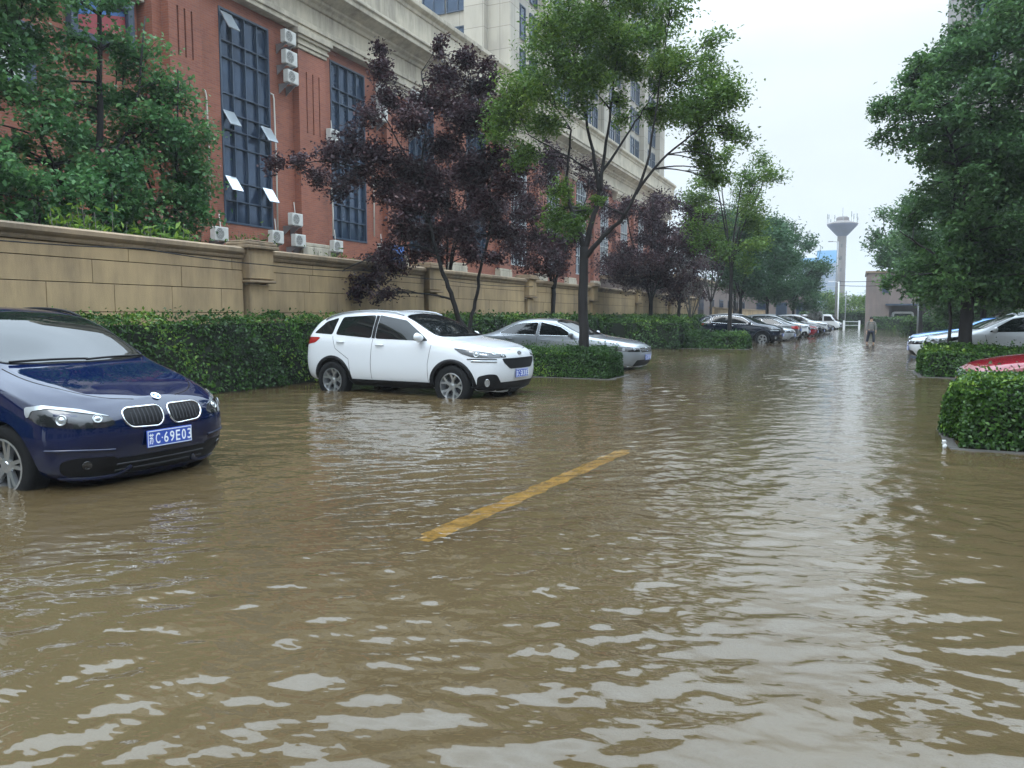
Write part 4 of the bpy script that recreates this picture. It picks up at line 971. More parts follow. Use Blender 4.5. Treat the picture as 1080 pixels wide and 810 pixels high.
hedge('hedge_bed', 'low hedge bed between the white SUV and the silver sedan, a tree growing from it', -9.2, 15.85, -4.85, 17.1, .60, 34000, .045, 3, group=GB, lump=.06)
hedge('hedge_bed', 'low hedge bed in front of the navy SUV on the left', -6.6, 32.2, -4.1, 33.6, .62, 9000, .085, 4, group=GB)
hedge('bush', 'darker taller bush mass at the foot of the purple tree before the navy SUV', -9.9, 31.2, -6.65, 36.5, 1.15, 11000, .10, 5, group=GB, lump=.16, kerb=False, cat='bush')
hedge('hedge_bed', 'nearest hedge bed on the right edge with kerb at the waterline', 1.02, 9.0, 4.6, 10.35, .66, 42000, .045, 6, group=GB, lump=.07)
hedge('hedge_bed', 'second low hedge bed on the right, under the big dark tree', 1.38, 19.3, 6.5, 21.2, .62, 26000, .062, 7, group=GB, lump=.08)
hedge('hedge_bed', 'rounded far bush at the right edge of the street by the thin pole', 3.3, 62, 6.8, 68, 1.0, 6000, .15, 8, group=GB, lump=.3, kerb=False)
hedge('hedge_bed', 'long low hedge before the brown building', 1.2, 86, 12, 88, 1.1, 6000, .17, 9, group=GB, lump=.15, kerb=False)
hedge('hedge_bed', 'straight dark hedge across the far end of the street', -6.5, 99, 1.0, 101, 1.75, 6000, .2, 10, group=GB, lump=.1, kerb=False)

# ------------------------------------------------------------------ trees
def make_tree(name, label, base, limbs, clumps, leaf, bark, lsize, seed, group=None, twigs=9, twig_r=.007, tight=.16, droop=.25, cat='tree', aspect=.5, br=.03, offs=None):
    t = thing(name, label, cat, base, 0, group)
    rng = np.random.default_rng(seed); rr = random.Random(seed)
    tb = MB(); segs = []
    for pts, r0, r1 in limbs:
        pts = [Vector(p) for p in pts]; q = []
        for i in range(len(pts)-1):
            for k in range(4):
                a = pts[max(i-1, 0)]; b = pts[i]; c = pts[i+1]; d = pts[min(i+2, len(pts)-1)]; u = k/4
                q.append(.5*((2*b)+(c-a)*u+(2*a-5*b+4*c-d)*u*u+(-a+3*b-3*c+d)*u**3)+Vector((rr.gauss(0, .012), rr.gauss(0, .012), 0)))
        q.append(pts[-1]); m = len(q)
        rad = [r0+(r1-r0)*(i/(m-1))**.8 for i in range(m)]
        if pts[0].z < .1:
            for i in range(min(3, m)): rad[i] *= 1+.35*(1-i/3)
        tb.tube(q, rad, 10); segs += [(p, rad[i]) for i, p in enumerate(q)]
    tb.build('trunk', M[bark], t, smooth=True)
    bb = MB(); LP, LN, LR = [], [], []
    for cl in clumps:
        c = Vector(cl[:3]); r = cl[3] if hasattr(cl[3], '__len__') else (cl[3],)*3; nl = cl[4]
        cand = [(((p-c).length+max(0, p.z-c.z)*2.0+max(0, (c.z-1.2)-p.z)*.15), p, ra) for p, ra in segs if p.z > 1.0] or [((p-c).length, p, ra) for p, ra in segs]
        _, p0, ra = min(cand, key=lambda x: x[0])
        mid = p0.lerp(c, .5)+Vector((rr.gauss(0, .12), rr.gauss(0, .12), .10*(c-p0).length))
        b0 = min(ra*.7, br)
        pts = [p0.lerp(mid, k/3)*(1-k/6)+mid.lerp(c, k/3)*(k/6) if k < 3 else mid for k in range(3)]
        curve = []
        for k in range(9):
            u = k/8; curve.append(p0*(1-u)**2+mid*2*u*(1-u)+c*u*u)
        bb.tube(curve, [b0*(1-.75*k/8) for k in range(9)], 6)
        nt = twigs; per = max(1, nl//nt); tone = rng.uniform(.02, .36)
        for k in range(nt):
            while True:
                d = Vector((rr.uniform(-1, 1), rr.uniform(-1, 1), rr.uniform(-1, 1)))
                if .25 < d.length < 1: break
            e = c+Vector((d.x*r[0], d.y*r[1], d.z*r[2])); s = curve[rr.randint(4, 8)]
            m_ = s.lerp(e, .5)+Vector((rr.gauss(0, .05), rr.gauss(0, .05), .12*(e-s).length))
            tw = [s*(1-u)**2+m_*2*u*(1-u)+e*u*u for u in (0, .25, .5, .75, 1)]
            bb.tube(tw, [twig_r*1.3, twig_r*1.1, twig_r*.9, twig_r*.7, twig_r*.4], 4, cap=False)
            u = rng.beta(2.2, 1.0, per)[:, None]; A, B, C_ = (np.array(x) for x in (tw[0], m_, e))
            pos = A*(1-u)**2+B*2*u*(1-u)+C_*u*u
            sz = tight*(r[0]+r[2])
            pos = pos+rng.normal(size=(per, 3))*sz*np.array([1, 1, .75]); pos[:, 2] -= np.abs(rng.normal(size=per))*sz*.3
            LR.append(np.clip(rng.random(per)*.62+tone+rng.normal()*.10, 0, 1)); LP.append(pos); LN.append(rng.normal(size=(per, 3))*.55+np.array([0, 0, .85]))
    if len(bb.v): bb.build('branches', M[bark], t, smooth=True)
    if LP and leaf:
        pos = np.concatenate(LP); nn = np.concatenate(LN)
        leaves_obj('crown', pos, nn, lsize, M[leaf], t, rng, aspect=aspect, droop=droop, rnd=np.concatenate(LR))
    return t
def ell_clumps(rr, n, c, rad, cr, nl, hollow=.35, zmin=None):
    out = []
    while len(out) < n:
        d = Vector((rr.uniform(-1, 1), rr.uniform(-1, 1), rr.uniform(-1, 1)))
        if hollow < d.length < 1:
            p = (c[0]+d.x*rad[0], c[1]+d.y*rad[1], c[2]+d.z*rad[2])
            if zmin is not None and p[2] < zmin: continue
            k = rr.uniform(.7, 1.25); out.append((*p, (cr*k, cr*k, cr*.7*k), int(nl*k)))
    return out
rr = random.Random(7)
CY, SY = math.cos(YAW), math.sin(YAW)
def fr(dx, dz, dd=0):
    """offset: dx across the view, dz up, dd away (a plain rotation of local axes)"""
    return (dx*CY-dd*SY, dx*SY+dd*CY, dz)
# main green tree in the first hedge bed: pixel scale about 44 px per metre at this distance
def tp(px, py, dd=0): s = 17.2/811; return fr((px-616)*s, 1.36+(333-py)*s, dd)
limbs = [([(0,0,-.1), tp(614,360), tp(612,310), tp(613,262)], .125, .095),
         ([tp(613,268), tp(605,235,.1), tp(598,215,.2), tp(596,180,.3), tp(600,140,.3)], .06, .02),
         ([tp(613,266), tp(622,235), tp(628,205), tp(620,165,-.1), tp(610,120,-.2), tp(600,70,-.2)], .075, .014),
         ([tp(628,205), tp(634,165,.1), tp(640,120,.2), tp(648,60,.3)], .05, .012),
         ([tp(615,272), tp(632,252,-.2), tp(652,232,-.5), tp(668,195,-.6), tp(678,150,-.6), tp(684,100,-.6)], .062, .012),
         ([tp(662,212,-.55), tp(685,180,-.6), tp(710,160,-.7), tp(735,140,-.6)], .035, .01),
         ([tp(620,185,-.05), tp(598,175,-.3), tp(575,165,-.5), tp(555,155,-.6)], .026, .009),
         ([tp(628,190), tp(655,150,.4), tp(675,120,.8), tp(690,95,1.0)], .035, .01),
         ([tp(640,120,.2), tp(625,90,.8), tp(615,50,1.0)], .022, .008)]
cl = []
spots = [(572,62,.42),(592,50,.45),(615,40,.42),(640,32,.45),(668,36,.42),(695,45,.45),(715,70,.42),(555,90,.38),(575,90,.5),(605,75,.5),(635,60,.5),(662,70,.45),(690,85,.4),
         (548,120,.45),(532,140,.38),(570,125,.42),(598,112,.4),(626,100,.35),(545,165,.30),(725,105,.48),(742,95,.4),(752,120,.38),(742,130,.5),(755,150,.3),(720,135,.42),(700,120,.35),(755,172,.30),
         (590,215,.30),(602,235,.26),(583,240,.28),(630,24,.3),(655,18,.3),(745,60,.28),(730,160,.30),(690,30,.3),(612,225,.2),(628,215,.12),(655,120,.25),(765,183,.2)]
for (x, y, r_) in spots:
    for k in range(2):
        dd = rr.uniform(-1.5, 1.5)*(1 if 560 < x < 730 else .7)
        cl.append((*tp(x+rr.uniform(-9, 9), y+rr.uniform(-8, 8), dd), (r_*1.2, r_*1.2, r_*.9), int(3900*r_*r_+90)))
make_tree('street_tree', 'slender green broadleaf tree with forked trunk growing from the low hedge bed, centre', (-5.5, 16.3, 0), limbs, cl, 'leaf_green', 'bark', .082, 21, twigs=11, tight=.17)
# yellow-green side of the same crown comes from a few bright clumps on a neighbouring sapling branch
# purple trees
GP = 'purple-leaved plum trees along the wall'
def pp(px, py, dd=0, b=487, s=19.0/811): return fr((px-b)*s, 1.36+(333-py)*s, dd)
limbs = [([(0,0,-.1), pp(492,350), pp(485,335), pp(478,310), pp(468,285), pp(462,262), pp(455,225), pp(450,180), pp(455,130), pp(450,90)], .085, .014),
         ([(.06,.03,-.1), pp(496,348,.1), pp(503,318,.2), pp(508,285,.3), pp(518,240,.3), pp(515,190,.3), pp(505,140,.2), pp(498,100)], .06, .012),
         ([pp(464,270), pp(440,262,-.2), pp(415,268,-.4), pp(385,282,-.5), pp(352,298,-.5)], .035, .008),
         ([pp(458,240), pp(430,210,-.2), pp(395,190,-.3), pp(355,180,-.3), pp(320,185,-.3)], .035, .008),
         ([pp(452,200), pp(430,165,.2), pp(410,130,.3), pp(400,95,.3)], .03, .008)]
cl = []
for (x, y, r_) in [(340,190,.30),(360,175,.36),(385,165,.40),(410,175,.42),(325,180,.25),(305,185,.22),(355,200,.30),(385,195,.35),(415,205,.40),(430,180,.4),(400,140,.3),(420,120,.32),(412,90,.26),(408,70,.18),(440,140,.4),(450,110,.38),(475,90,.36),(490,75,.3),(478,120,.42),(505,100,.36),(520,90,.28),(500,140,.45),(470,160,.45),(450,185,.45),(525,140,.40),(520,175,.42),(495,190,.45),(465,215,.42),(440,225,.38),(510,220,.4),(535,205,.35),(485,245,.35),(455,250,.35),(430,250,.3),(530,245,.35),(550,180,.25),(415,270,.3),(395,280,.3),(375,292,.34),(350,298,.28),(400,300,.30),(368,308,.26),(338,303,.2),(425,285,.3),(440,272,.3),(385,310,.24),(410,312,.22),(500,270,.25),(525,275,.25),(472,65,.16),(545,120,.22)]:
    cl.append((*pp(x, y, rr.uniform(-.7, .8)), (r_*1.3, r_*1.2, r_*1.0), int(5600*r_*r_+110)))
    if y < 260 and x > 400: cl.append((*pp(x+rr.uniform(-8, 8), y+rr.uniform(-8, 8), rr.uniform(-1.3, 1.3)), (r_*1.05, r_*1.05, r_*.8), int(2600*r_*r_+60)))
make_tree('plum_tree', 'dark purple-leaved tree with twin trunks and a drooping branch, behind the white SUV', (-8.75, 16.45, 0), limbs, cl, 'leaf_purple', 'bark', .085, 31, GP, twigs=8, tight=.17, aspect=.6)
def gen_tree(name, label, base, h, crown_c, crown_r, n, cr, nl, leaf, bark, ls, seed, tr=.10, group=None, fork=.3, lean=(0, 0), twigs=6, tight=.18, zmin=None):
    r = random.Random(seed); limbs = [([(0,0,-.15), (lean[0]*.3, lean[1]*.3, h*fork*.5), (lean[0]*.5, lean[1]*.5, h*fork)], tr, tr*.8)]
    for k in range(5):
        a = 2*PI*k/5+r.uniform(-.4, .4); rx = crown_r[0]*.6
        limbs.append(([(lean[0]*.5, lean[1]*.5, h*fork*.95), (lean[0]*.7+math.cos(a)*rx*.35, lean[1]*.7+math.sin(a)*rx*.35, h*(fork+.18)), (crown_c[0]+math.cos(a)*rx, crown_c[1]+math.sin(a)*rx, h*(fork+.42)), (crown_c[0]+math.cos(a)*rx*1.1, crown_c[1]+math.sin(a)*rx*1.1, h*.86)], tr*.5, .012))
    return make_tree(name, label, base, limbs, ell_clumps(r, n, crown_c, crown_r, cr, nl, zmin=zmin), leaf, bark, ls, seed, group, twigs=twigs, tight=tight)
gen_tree('plum_tree', 'purple-leaved tree farther back, left of the big green trunk', (-10.9, 28.3, 0), 8.0, (0,0,5.3), (2.1,2.1,2.6), 42, .62, 430, 'leaf_purple', 'bark', .12, 33, .10, GP)
gen_tree('plum_tree', 'purple-leaved tree standing behind the tan wall, above its coping', (-12.2, 22.0, 0), 7.2, (0,0,4.9), (1.5,1.9,2.1), 30, .55, 430, 'leaf_purple', 'bark', .11, 34, .10, GP)
gen_tree('plum_tree', 'purple-leaved tree rising from the dark bush, right of the big green trunk', (-8.7, 35.0, 0), 7.6, (.2,0,4.7), (2.6,2.4,2.5), 50, .66, 480, 'leaf_purple', 'bark', .13, 35, .11, GP, fork=.27)
gen_tree('plum_tree', 'purple-leaved tree behind the navy SUV', (-9.2, 43.5, 0), 7.6, (.2,0,4.6), (2.6,2.6,2.3), 40, .7, 330, 'leaf_purple', 'bark', .15, 36, .11, GP, fork=.27)
GT = 'green trees along the left of the street'
gen_tree('street_tree', 'green tree leaning over the navy SUV, before the far row of cars', (-5.0, 34.0, 0), 8.6, (.1,0,5.9), (2.0,2.0,2.5), 34, .55, 330, 'leaf_green', 'bark', .13, 41, .09, GT, fork=.4)
gen_tree('street_tree', 'round dark green tree above the dark grey sedan', (-6.6, 49.0, 0), 8.2, (0,0,5.3), (2.8,3,2.6), 50, .8, 330, 'leaf_far', 'bark', .18, 42, .12, GT)
gen_tree('street_tree', 'dark green tree next along the far car row', (-5.9, 57.5, 0), 8.6, (0,0,5.2), (2.9,3,3.0), 52, .85, 330, 'leaf_far', 'bark', .2, 43, .13, GT)
gen_tree('street_tree', 'dark green tree ending the far car row beside the tall concrete tower', (-5.0, 69, 0), 8.2, (0,0,4.8), (3.0,3,3.0), 50, .9, 330, 'leaf_far', 'bark', .23, 44, .13, GT)
gen_tree('street_tree', 'broad green tree behind the far car row', (-8.8, 62, 0), 10, (0,0,6.6), (3.0,3,3.0), 44, .9, 300, 'leaf_far', 'bark', .24, 45, .13, GT)
gen_tree('street_tree', 'low bright green tree at the end of the street below the concrete tower', (-4.0, 112, 0), 5.5, (0,0,2.6), (4.0,4,1.9), 30, 1.2, 260, 'leaf_green', 'bark', .3, 46, .13, GT, fork=.2)
gen_tree('street_tree', 'second low bright tree at the end of the street, left of the brown building', (1.2, 116, 0), 5.0, (0,0,2.3), (3.2,4,1.5), 26, 1.1, 260, 'leaf_green', 'bark', .3, 47, .13, GT, fork=.2)
# bare twiggy trees
def bare(label, base, h, seed):
    r = random.Random(seed); limbs = [([(0,0,-.1),(.05,0,h*.25)], .08, .07)]
    for k in range(9):
        a = 2*PI*k/9+r.uniform(-.3, .3); s = r.uniform(.12, .26)*h
        limbs.append(([(.05,0,h*.24),(math.cos(a)*s*.5, math.sin(a)*s*.5, h*.5),(math.cos(a)*s, math.sin(a)*s, h*r.uniform(.8, 1))], .035, .006))
    cls = [(math.cos(a)*h*.25*q, math.sin(a)*h*.25*q, h*z, .55, 8) for a, q, z in [(r.uniform(0, 6.3), r.uniform(.3, 1), r.uniform(.55, 1)) for _ in range(26)]]
    make_tree('bare_tree', label, base, limbs, cls, 'leaf_dry', 'bark_grey', .10, seed, 'bare trees behind the far cars', twigs=9, twig_r=.010)
bare('bare twiggy tree rising above the green trees left of the tower', (-8.0, 46.5, 0), 8.8, 51)
bare('small leafless tree behind the navy SUV', (-8.0, 40.5, 0), 4.6, 52)
bare('small leafless tree behind the dark grey sedan', (-7.4, 53.0, 0), 5.0, 53)
# left: maple-like tree behind the wall
limbs = [([(0,0,-.1),(0,.1,2),(.1,.1,4),(.2,.2,6),(.2,.3,8.4)], .14, .03), ([(0,.1,2.6),(-.3,.9,4),(-.2,1.7,5.6)], .07, .015), ([(0,.1,2.9),(.2,-.9,4.2),(.1,-1.6,6)], .07, .015), ([(.1,.1,4),(.5,.7,5.5),(.6,1.0,7.5)], .05, .012)]
cls = ell_clumps(random.Random(61), 66, (0,0,4.4), (1.6,2.75,2.4), .52, 420, hollow=.2)+ell_clumps(random.Random(62), 15, (.1,-.6,7.2), (1.2,1.7,1.4), .46, 460, hollow=.1)
cls += [(.3+.3*math.sin(k*2.1), 1.2+.16*k, 6.5-.2*k+.3*math.cos(k*1.7), (.6,.5,.45), 420) for k in range(9)]
make_tree('maple_tree', 'dense dark green tree with a few reddish leaves behind the wall, upper left', (-14.2, 10.9, 0), limbs, cls, 'leaf_maple', 'bark', .095, 61, twigs=7, tight=.18, aspect=.75)
gen_tree('maple_tree', 'lower green shrub tree with reddish tips just above the wall, left', (-13.0, 9.2, 0), 4.4, (0,.4,3.0), (1.0,2.6,1.1), 34, .5, 340, 'leaf_maple', 'bark', .12, 63, .07)
gen_tree('maple_tree', 'green tree ending the leafy mass above the wall, beside the brick building', (-14.0, 12.6, 0), 7.6, (0,-.2,4.6), (1.1,.9,2.5), 38, .45, 330, 'leaf_maple', 'bark', .12, 64, .07)
def sprigs(label, x, y, z, ry, n, seed, lm='leaf_yel', ls=.15, up=.4):
    t = thing('shrub', label, 'shrub', (x, y, 0), 0, 'bright shrubs peeping over the wall'); rng = np.random.default_rng(seed); r = random.Random(seed)
    b = MB(); P_, N_ = [], []
    for k in range(int(n/26)):
        yy = r.uniform(-ry, ry); top = Vector((r.gauss(0, .14), yy+r.gauss(0, .1), z+r.uniform(-.15, up)))
        s = Vector((r.gauss(0, .1), yy*.8, .3)); b.tube([s, s.lerp(top, .6)+Vector((0, 0, .1)), top], [.014, .01, .004], 5)
        u = rng.beta(3, 1, 26)[:, None]; p = np.array(s)*(1-u)+np.array(top)*u+rng.normal(0, .09, (26, 3)); P_.append(p); N_.append(rng.normal(size=(26, 3))+np.array([.2, 0, .6]))
    b.build('stems', M['bark_grey'], t, smooth=True); leaves_obj('foliage', np.concatenate(P_), np.concatenate(N_), ls, M[lm], t, rng, aspect=.35, droop=.3)
sprigs('bright yellow-green shrub over the coping, left of the first pillar', -11.55, 9.0, 2.75, .75, 900, 71)
sprigs('second bright shrub over the coping, nearer the first pillar', -11.6, 10.6, 2.7, .65, 700, 72)
sprigs('light green shrub just right of the first pillar, under the air conditioners', -12.0, 13.1, 2.78, .75, 1100, 73, 'leaf_green', .10, .35)
sprigs('light green shrub right of the cream wall base, below the lone air conditioner', -12.0, 15.6, 2.72, .7, 800, 74, 'leaf_green', .10, .3)
# right-hand trees
GRT = 'big dark camphor trees on the right'
r_ = random.Random(81)
def rp(px, py, dd=0): s = 19.2/811; return fr((px-1020)*s, 1.36+(333-py)*s, dd)
limbs = [([(0,0,-.1), rp(1021,340), rp(1020,310), rp(1022,270)], .15, .12), ([rp(1022,280), rp(1010,230,-.2), rp(995,180,-.2), rp(975,130,-.2), rp(955,110)], .07, .012),
         ([rp(1022,275), rp(1030,220), rp(1035,150), rp(1030,80), rp(1040,10)], .09, .02), ([rp(1022,285), rp(1050,230,.3), rp(1085,180,.5), rp(1110,110,.6)], .08, .015), ([rp(1020,300), rp(990,270,.4), rp(965,250,.6)], .05, .01)]
cls = []
for (x, y, q) in [(985,88,.38),(1010,80,.4),(965,122,.34),(975,120,.45),(1000,105,.5),(957,150,.20),(970,155,.35),(995,145,.5),(1035,55,.42),(1050,60,.55),(1075,40,.6),(1020,95,.5),(1050,110,.55),(1080,100,.6),(1020,140,.5),(1050,160,.55),(1080,150,.6),(1000,180,.4),(975,185,.25),(1020,190,.5),(1050,210,.55),(1080,200,.6),(1010,225,.45),(1040,245,.5),(1075,250,.6),(1000,255,.42),(1030,280,.42),(1065,290,.5),(1010,285,.35),(1040,305,.36),(1060,15,.5),(1100,0,.7),(1110,60,.7),(1110,120,.7),(1110,190,.7),(1110,250,.7),(1095,300,.5),(1055,25,.35),(990,215,.35),(1062,180,.5),(1035,170,.5),(1070,-40,.7),(1120,-60,.8),(975,100,.28),(985,300,.3)]:
    for k in range(3): cls.append((*rp(x+r_.uniform(-12, 12), y+r_.uniform(-10, 10), r_.uniform(-1.6, 2.0)), (q*1.1, q*1.1, q*.85), int(2100*q*q+70)))
for k in range(56): cls.append((*rp(r_.uniform(1000, 1125), r_.uniform(268, 316), r_.uniform(-.5, 1.6)), (.45,.45,.34), 420))
for k in range(14): cls.append((*rp(r_.uniform(1035, 1125), r_.uniform(-60, 60), r_.uniform(-1, 1)), (.5,.5,.4), 420))
make_tree('camphor_tree', 'big dark green tree hanging over the white car at the right edge', (2.25, 20.3, 0), limbs, cls, 'leaf_dark', 'bark', .115, 81, GRT, twigs=8, tight=.17)
make_tree('camphor_tree', 'thin young trunk beside the big dark tree on the right', (1.90, 20.15, 0), [([(0,0,-.1),(.02,0,1.2),(-.05,.1,2.6),(0,.1,4.2)], .045, .02)], [(0,.1,3.4+.3*k,(.4,.4,.3),120) for k in range(5)], 'leaf_dark', 'bark', .11, 82, GRT)
gen_tree('camphor_tree', 'dark green tree beyond, half hiding the brown building', (5.6, 44, 0), 11.0, (-.2,0,5.6), (3.5,3.0,4.7), 90, .95, 520, 'leaf_dark', 'bark', .2, 83, .16, GRT, fork=.2)
gen_tree('camphor_tree', 'dark green tree reaching toward the concrete tower on the right', (3.9, 60, 0), 10.2, (-.3,0,6.3), (3.5,3.2,2.9), 60, 1.0, 380, 'leaf_dark', 'bark', .24, 84, .18, GRT, fork=.25)
gen_tree('camphor_tree', 'dark tree behind the blue sedan on the right', (7.8, 33, 0), 9.5, (0,0,4.8), (2.6,2.8,4.3), 50, .8, 420, 'leaf_dark', 'bark', .17, 85, .15, GRT, fork=.15)
gen_tree('camphor_tree', 'lower dark shrubby tree before the brown building', (6.4, 52, 0), 5.5, (0,0,2.7), (2.4,2.2,2.5), 44, .7, 380, 'leaf_dark', 'bark', .19, 86, .09, GRT, fork=.12)
gen_tree('camphor_tree', 'dark tree behind the white car, filling the right edge', (8.0, 26.5, 0), 9.5, (0,0,4.9), (2.4,2.6,4.2), 46, .8, 420, 'leaf_dark', 'bark', .15, 87, .15, GRT, fork=.12)

# ------------------------------------------------------------------ red brick building
def frame_rect(mb, a, y0, z0, y1, z1, w_, d0, d1):
    mb.box(d0, y0, z0, d1, y0+w_, z1); mb.box(d0, y1-w_, z0, d1, y1, z1); mb.box(d0, y0+w_, z0, d1, y1-w_, z0+w_); mb.box(d0, y0+w_, z1-w_, d1, y1-w_, z1)
def build_brick():
    X = -20.0; Y0, Y1 = 17.75, 87.0
    t = thing('brick_building', 'long red brick building with tall dark blue window strips and a heavy cream cornice', 'building', (X, 0, 0))
    wins = [20.45+6.0*i for i in range(11)]; W = 2.42; zb, zt = 4.55, 11.75; ZC = 12.15
    mb = MB(); y = Y0
    for wy in wins:
        mb.box(-.6, y, WD, 0, wy, ZC); mb.box(-.6, wy, WD, 0, wy+W, zb); mb.box(-.6, wy, zt, 0, wy+W, ZC); y = wy+W
    mb.box(-.6, y, WD, 0, Y1, ZC)
    mb.box(-13, Y0, WD, -.602, Y1, ZC); mb.build('wall', M['brick'], t)
    pl = MB()
    for i, wy in enumerate(wins):
        y0, y1 = wy+W+1.28, wy+W+2.9
        if y1 > Y1: y1 = Y1
        p = MB(); g = [y0+.42, y0+.80, y0+1.18]; yy = y0
        for gy in g:
            p.box(.002, yy, WD, .30, gy, 10.9); p.box(.002, gy, WD, .30, gy+.07, 8.4); p.box(.002, gy, 8.4, .20, gy+.07, 10.7); p.box(.002, gy, 10.7, .30, gy+.07, 10.9); yy = gy+.07
        p.box(.002, yy, WD, .30, y1, 10.9); p.box(.002, y0, 10.9, .30, y1, ZC-.72)
        pi_ = p.build('pilaster', M['brick'], t)
        c = MB(); z = ZC-.70
        for (o_, h_) in ((.36,.14),(.42,.10),(.38,.12),(.46,.12),(.54,.22)):
            c.box(.004, y0-(o_-.3), z, o_, y1+(o_-.3), z+h_-.004); z += h_
        c.build('capital', M['stone'], pi_, bevel=.015)
        b = MB(); b.box(.004, y0-.06, WD, .38, y1+.06, 4.05); b.box(.004, y0-.03, 4.06, .35, y1+.03, 4.2); b.build('pilaster_base', M['stone'], pi_, bevel=.02)
    # pilaster left of the first window
    p = MB(); y0, y1 = 18.1, 19.4; yy = y0
    for gy in (18.42, 18.70, 18.98):
        p.box(.002, yy, WD, .30, gy, 11.0); p.box(.002, gy, WD, .30, gy+.07, 9.5); p.box(.002, gy, 9.5, .20, gy+.07, 10.95); yy = gy+.07
    p.box(.002, yy, WD, .30, y1, 11.0); p.box(.002, y0, 11.0, .30, y1, ZC-.05); p.build('pilaster', M['brick'], t)
    # cream plinth between pilasters
    pb = MB(); pb.box(.003, Y0, WD, .12, Y1, 3.55); pb.box(.003, Y0, 3.56, .20, Y1, 3.75); pb.build('plinth', M['stone'], t, bevel=.02)
    # entablature and parapet
    prof = [(-1,ZC),(.40,ZC),(.40,ZC+.16),(.46,ZC+.18),(.46,ZC+.36),(.36,ZC+.38),(.36,ZC+1.02),(.44,ZC+1.04),(.50,ZC+1.16),(.62,ZC+1.24),(.62,ZC+1.34),(.98,ZC+1.52),(1.12,ZC+1.56),(1.12,ZC+1.74),(1.20,ZC+1.80),(1.20,ZC+1.90),(.70,ZC+2.02),(.66,ZC+2.05),(.66,ZC+2.28),(.60,ZC+2.30),(.60,ZC+3.25),(.66,ZC+3.28),(.68,ZC+3.42),(.80,ZC+3.50),(.86,ZC+3.56),(.86,ZC+3.76),(-.3,ZC+3.80),(-1,ZC+3.80)]
    # plan kink: the cornice wraps the corner at Y0 and Y1 with a short return
    c = MB(); c.prism(prof, 'y', Y0-.4, Y1+.9); c.build('cornice', M['stone'], t, bevel=.012)
    c = MB(); c.box(-13, Y0-.3, ZC+.01, -1.02, Y1+.5, ZC+3.5); c.build('roof', M['stone'], t)
    proto = None
    for i, wy in enumerate(wins):
        fm = MB(); frame_rect(fm, 0, wy+.004, zb+.004, wy+W-.004, zt-.004, .07, -.22, .03)
        ncol = 4; rows = [zb, 5.35, 6.0, 7.2, 7.75, 8.3, 8.95, 10.15, 10.7, zt]
        for k in range(1, ncol):
            yy = wy+W*k/ncol; fm.box(-.20, yy-.018, zb+.08, .012, yy+.018, zt-.08)
        for z in rows[1:-1]:
            fm.box(-.19, wy+.08, z-.020, .006, wy+W-.08, z+.020)
        w_ = fm.build('window', M['frame_dark'] if i < 4 else M['frame_white'], t)
        g = MB(); rnd = random.Random(i)
        for a in range(ncol):
            for b in range(len(rows)-1):
                y0, y1 = wy+W*a/ncol, wy+W*(a+1)/ncol; z0, z1 = rows[b], rows[b+1]; e = [rnd.uniform(-.006, .006) for _ in range(3)]
                g.add([(-.10+e[0], y0, z0), (-.10+e[1], y1, z0), (-.10+e[1]+e[2], y1, z1), (-.10+e[0]+e[2], y0, z1)], [(0,1,2,3)])
        g.build('pane', M['curtain_glass'], w_)
        # what stands behind the glass
        bk = MB(); bk.box(-.55, wy+.02, zb+.02, -.5, wy+W-.02, zt-.02); bk.build('blind', M['ac_dark'], w_)
        sashes = {0: [(0,10.9,11.6),(0,7.75,8.35),(3,7.55,8.2),(0,5.55,6.15),(3,5.4,6.0)], 1: [], 2: [(1,7.6,8.2)]}.get(i, [])
        for col, z0, z1 in sashes:
            y0 = wy+W*col/ncol+.05; y1 = wy+W*(col+1)/ncol-.05
            s = MB(); s.box(-.02, 0, -(z1-z0), .02, y1-y0, 0)
            so_ = s.build('open_sash', M['sky_sheen_glass'], w_, bevel=.006); so_.location = (.04, y0, z1); so_.rotation_euler = (0, R(-33), 0)
    # shop-front glazing and sign at the left end, set back face towards the camera
    return t
build_brick()
def build_left_wing():
    # recessed brick wing with large framed hoardings, partly behind the tree
    t = thing('brick_building', 'red brick wing at the upper left with framed sign panels', 'building', (-20.6, 0, 0))
    mb = MB(); mb.box(-12, -6, WD, 0, 17.7, 12.0); mb.build('wall', M['brick'], t)
    for (y0, y1, z0, z1, red) in ((8.0, 14.2, 7.3, 9.1, False), (15.3, 17.4, 9.2, 10.7, True)):
        f = MB(); frame_rect(f, 0, y0, z0, y1, z1, .22, .003, .28); fo = f.build('sign_frame', M['frame_dark'], t, bevel=.02)
        p = MB(); p.box(.003, y0+.222, z0+.222, .12, y1-.222, z1-.222); p.build('sign_panel', M['sign_red'] if red else M['sign_white'], fo)
        if red:
            q = MB(); q.prism([(y0+.24, z1-.24), (y1-.24, z1-.24), (y1-.24, z1-.38), (y0+.9, z1-.62), (y0+.24, z1-.85)], 'x', .123, .128); q.build('sign_band', M['sign_blue'], fo)
    c = MB(); c.box(.004, -6, 10.9, .35, 17.7, 11.2); c.box(-12.2, -6.2, 12.01, .5, 17.7, 12.4); c.build('cornice', M['stone'], t)
build_left_wing()

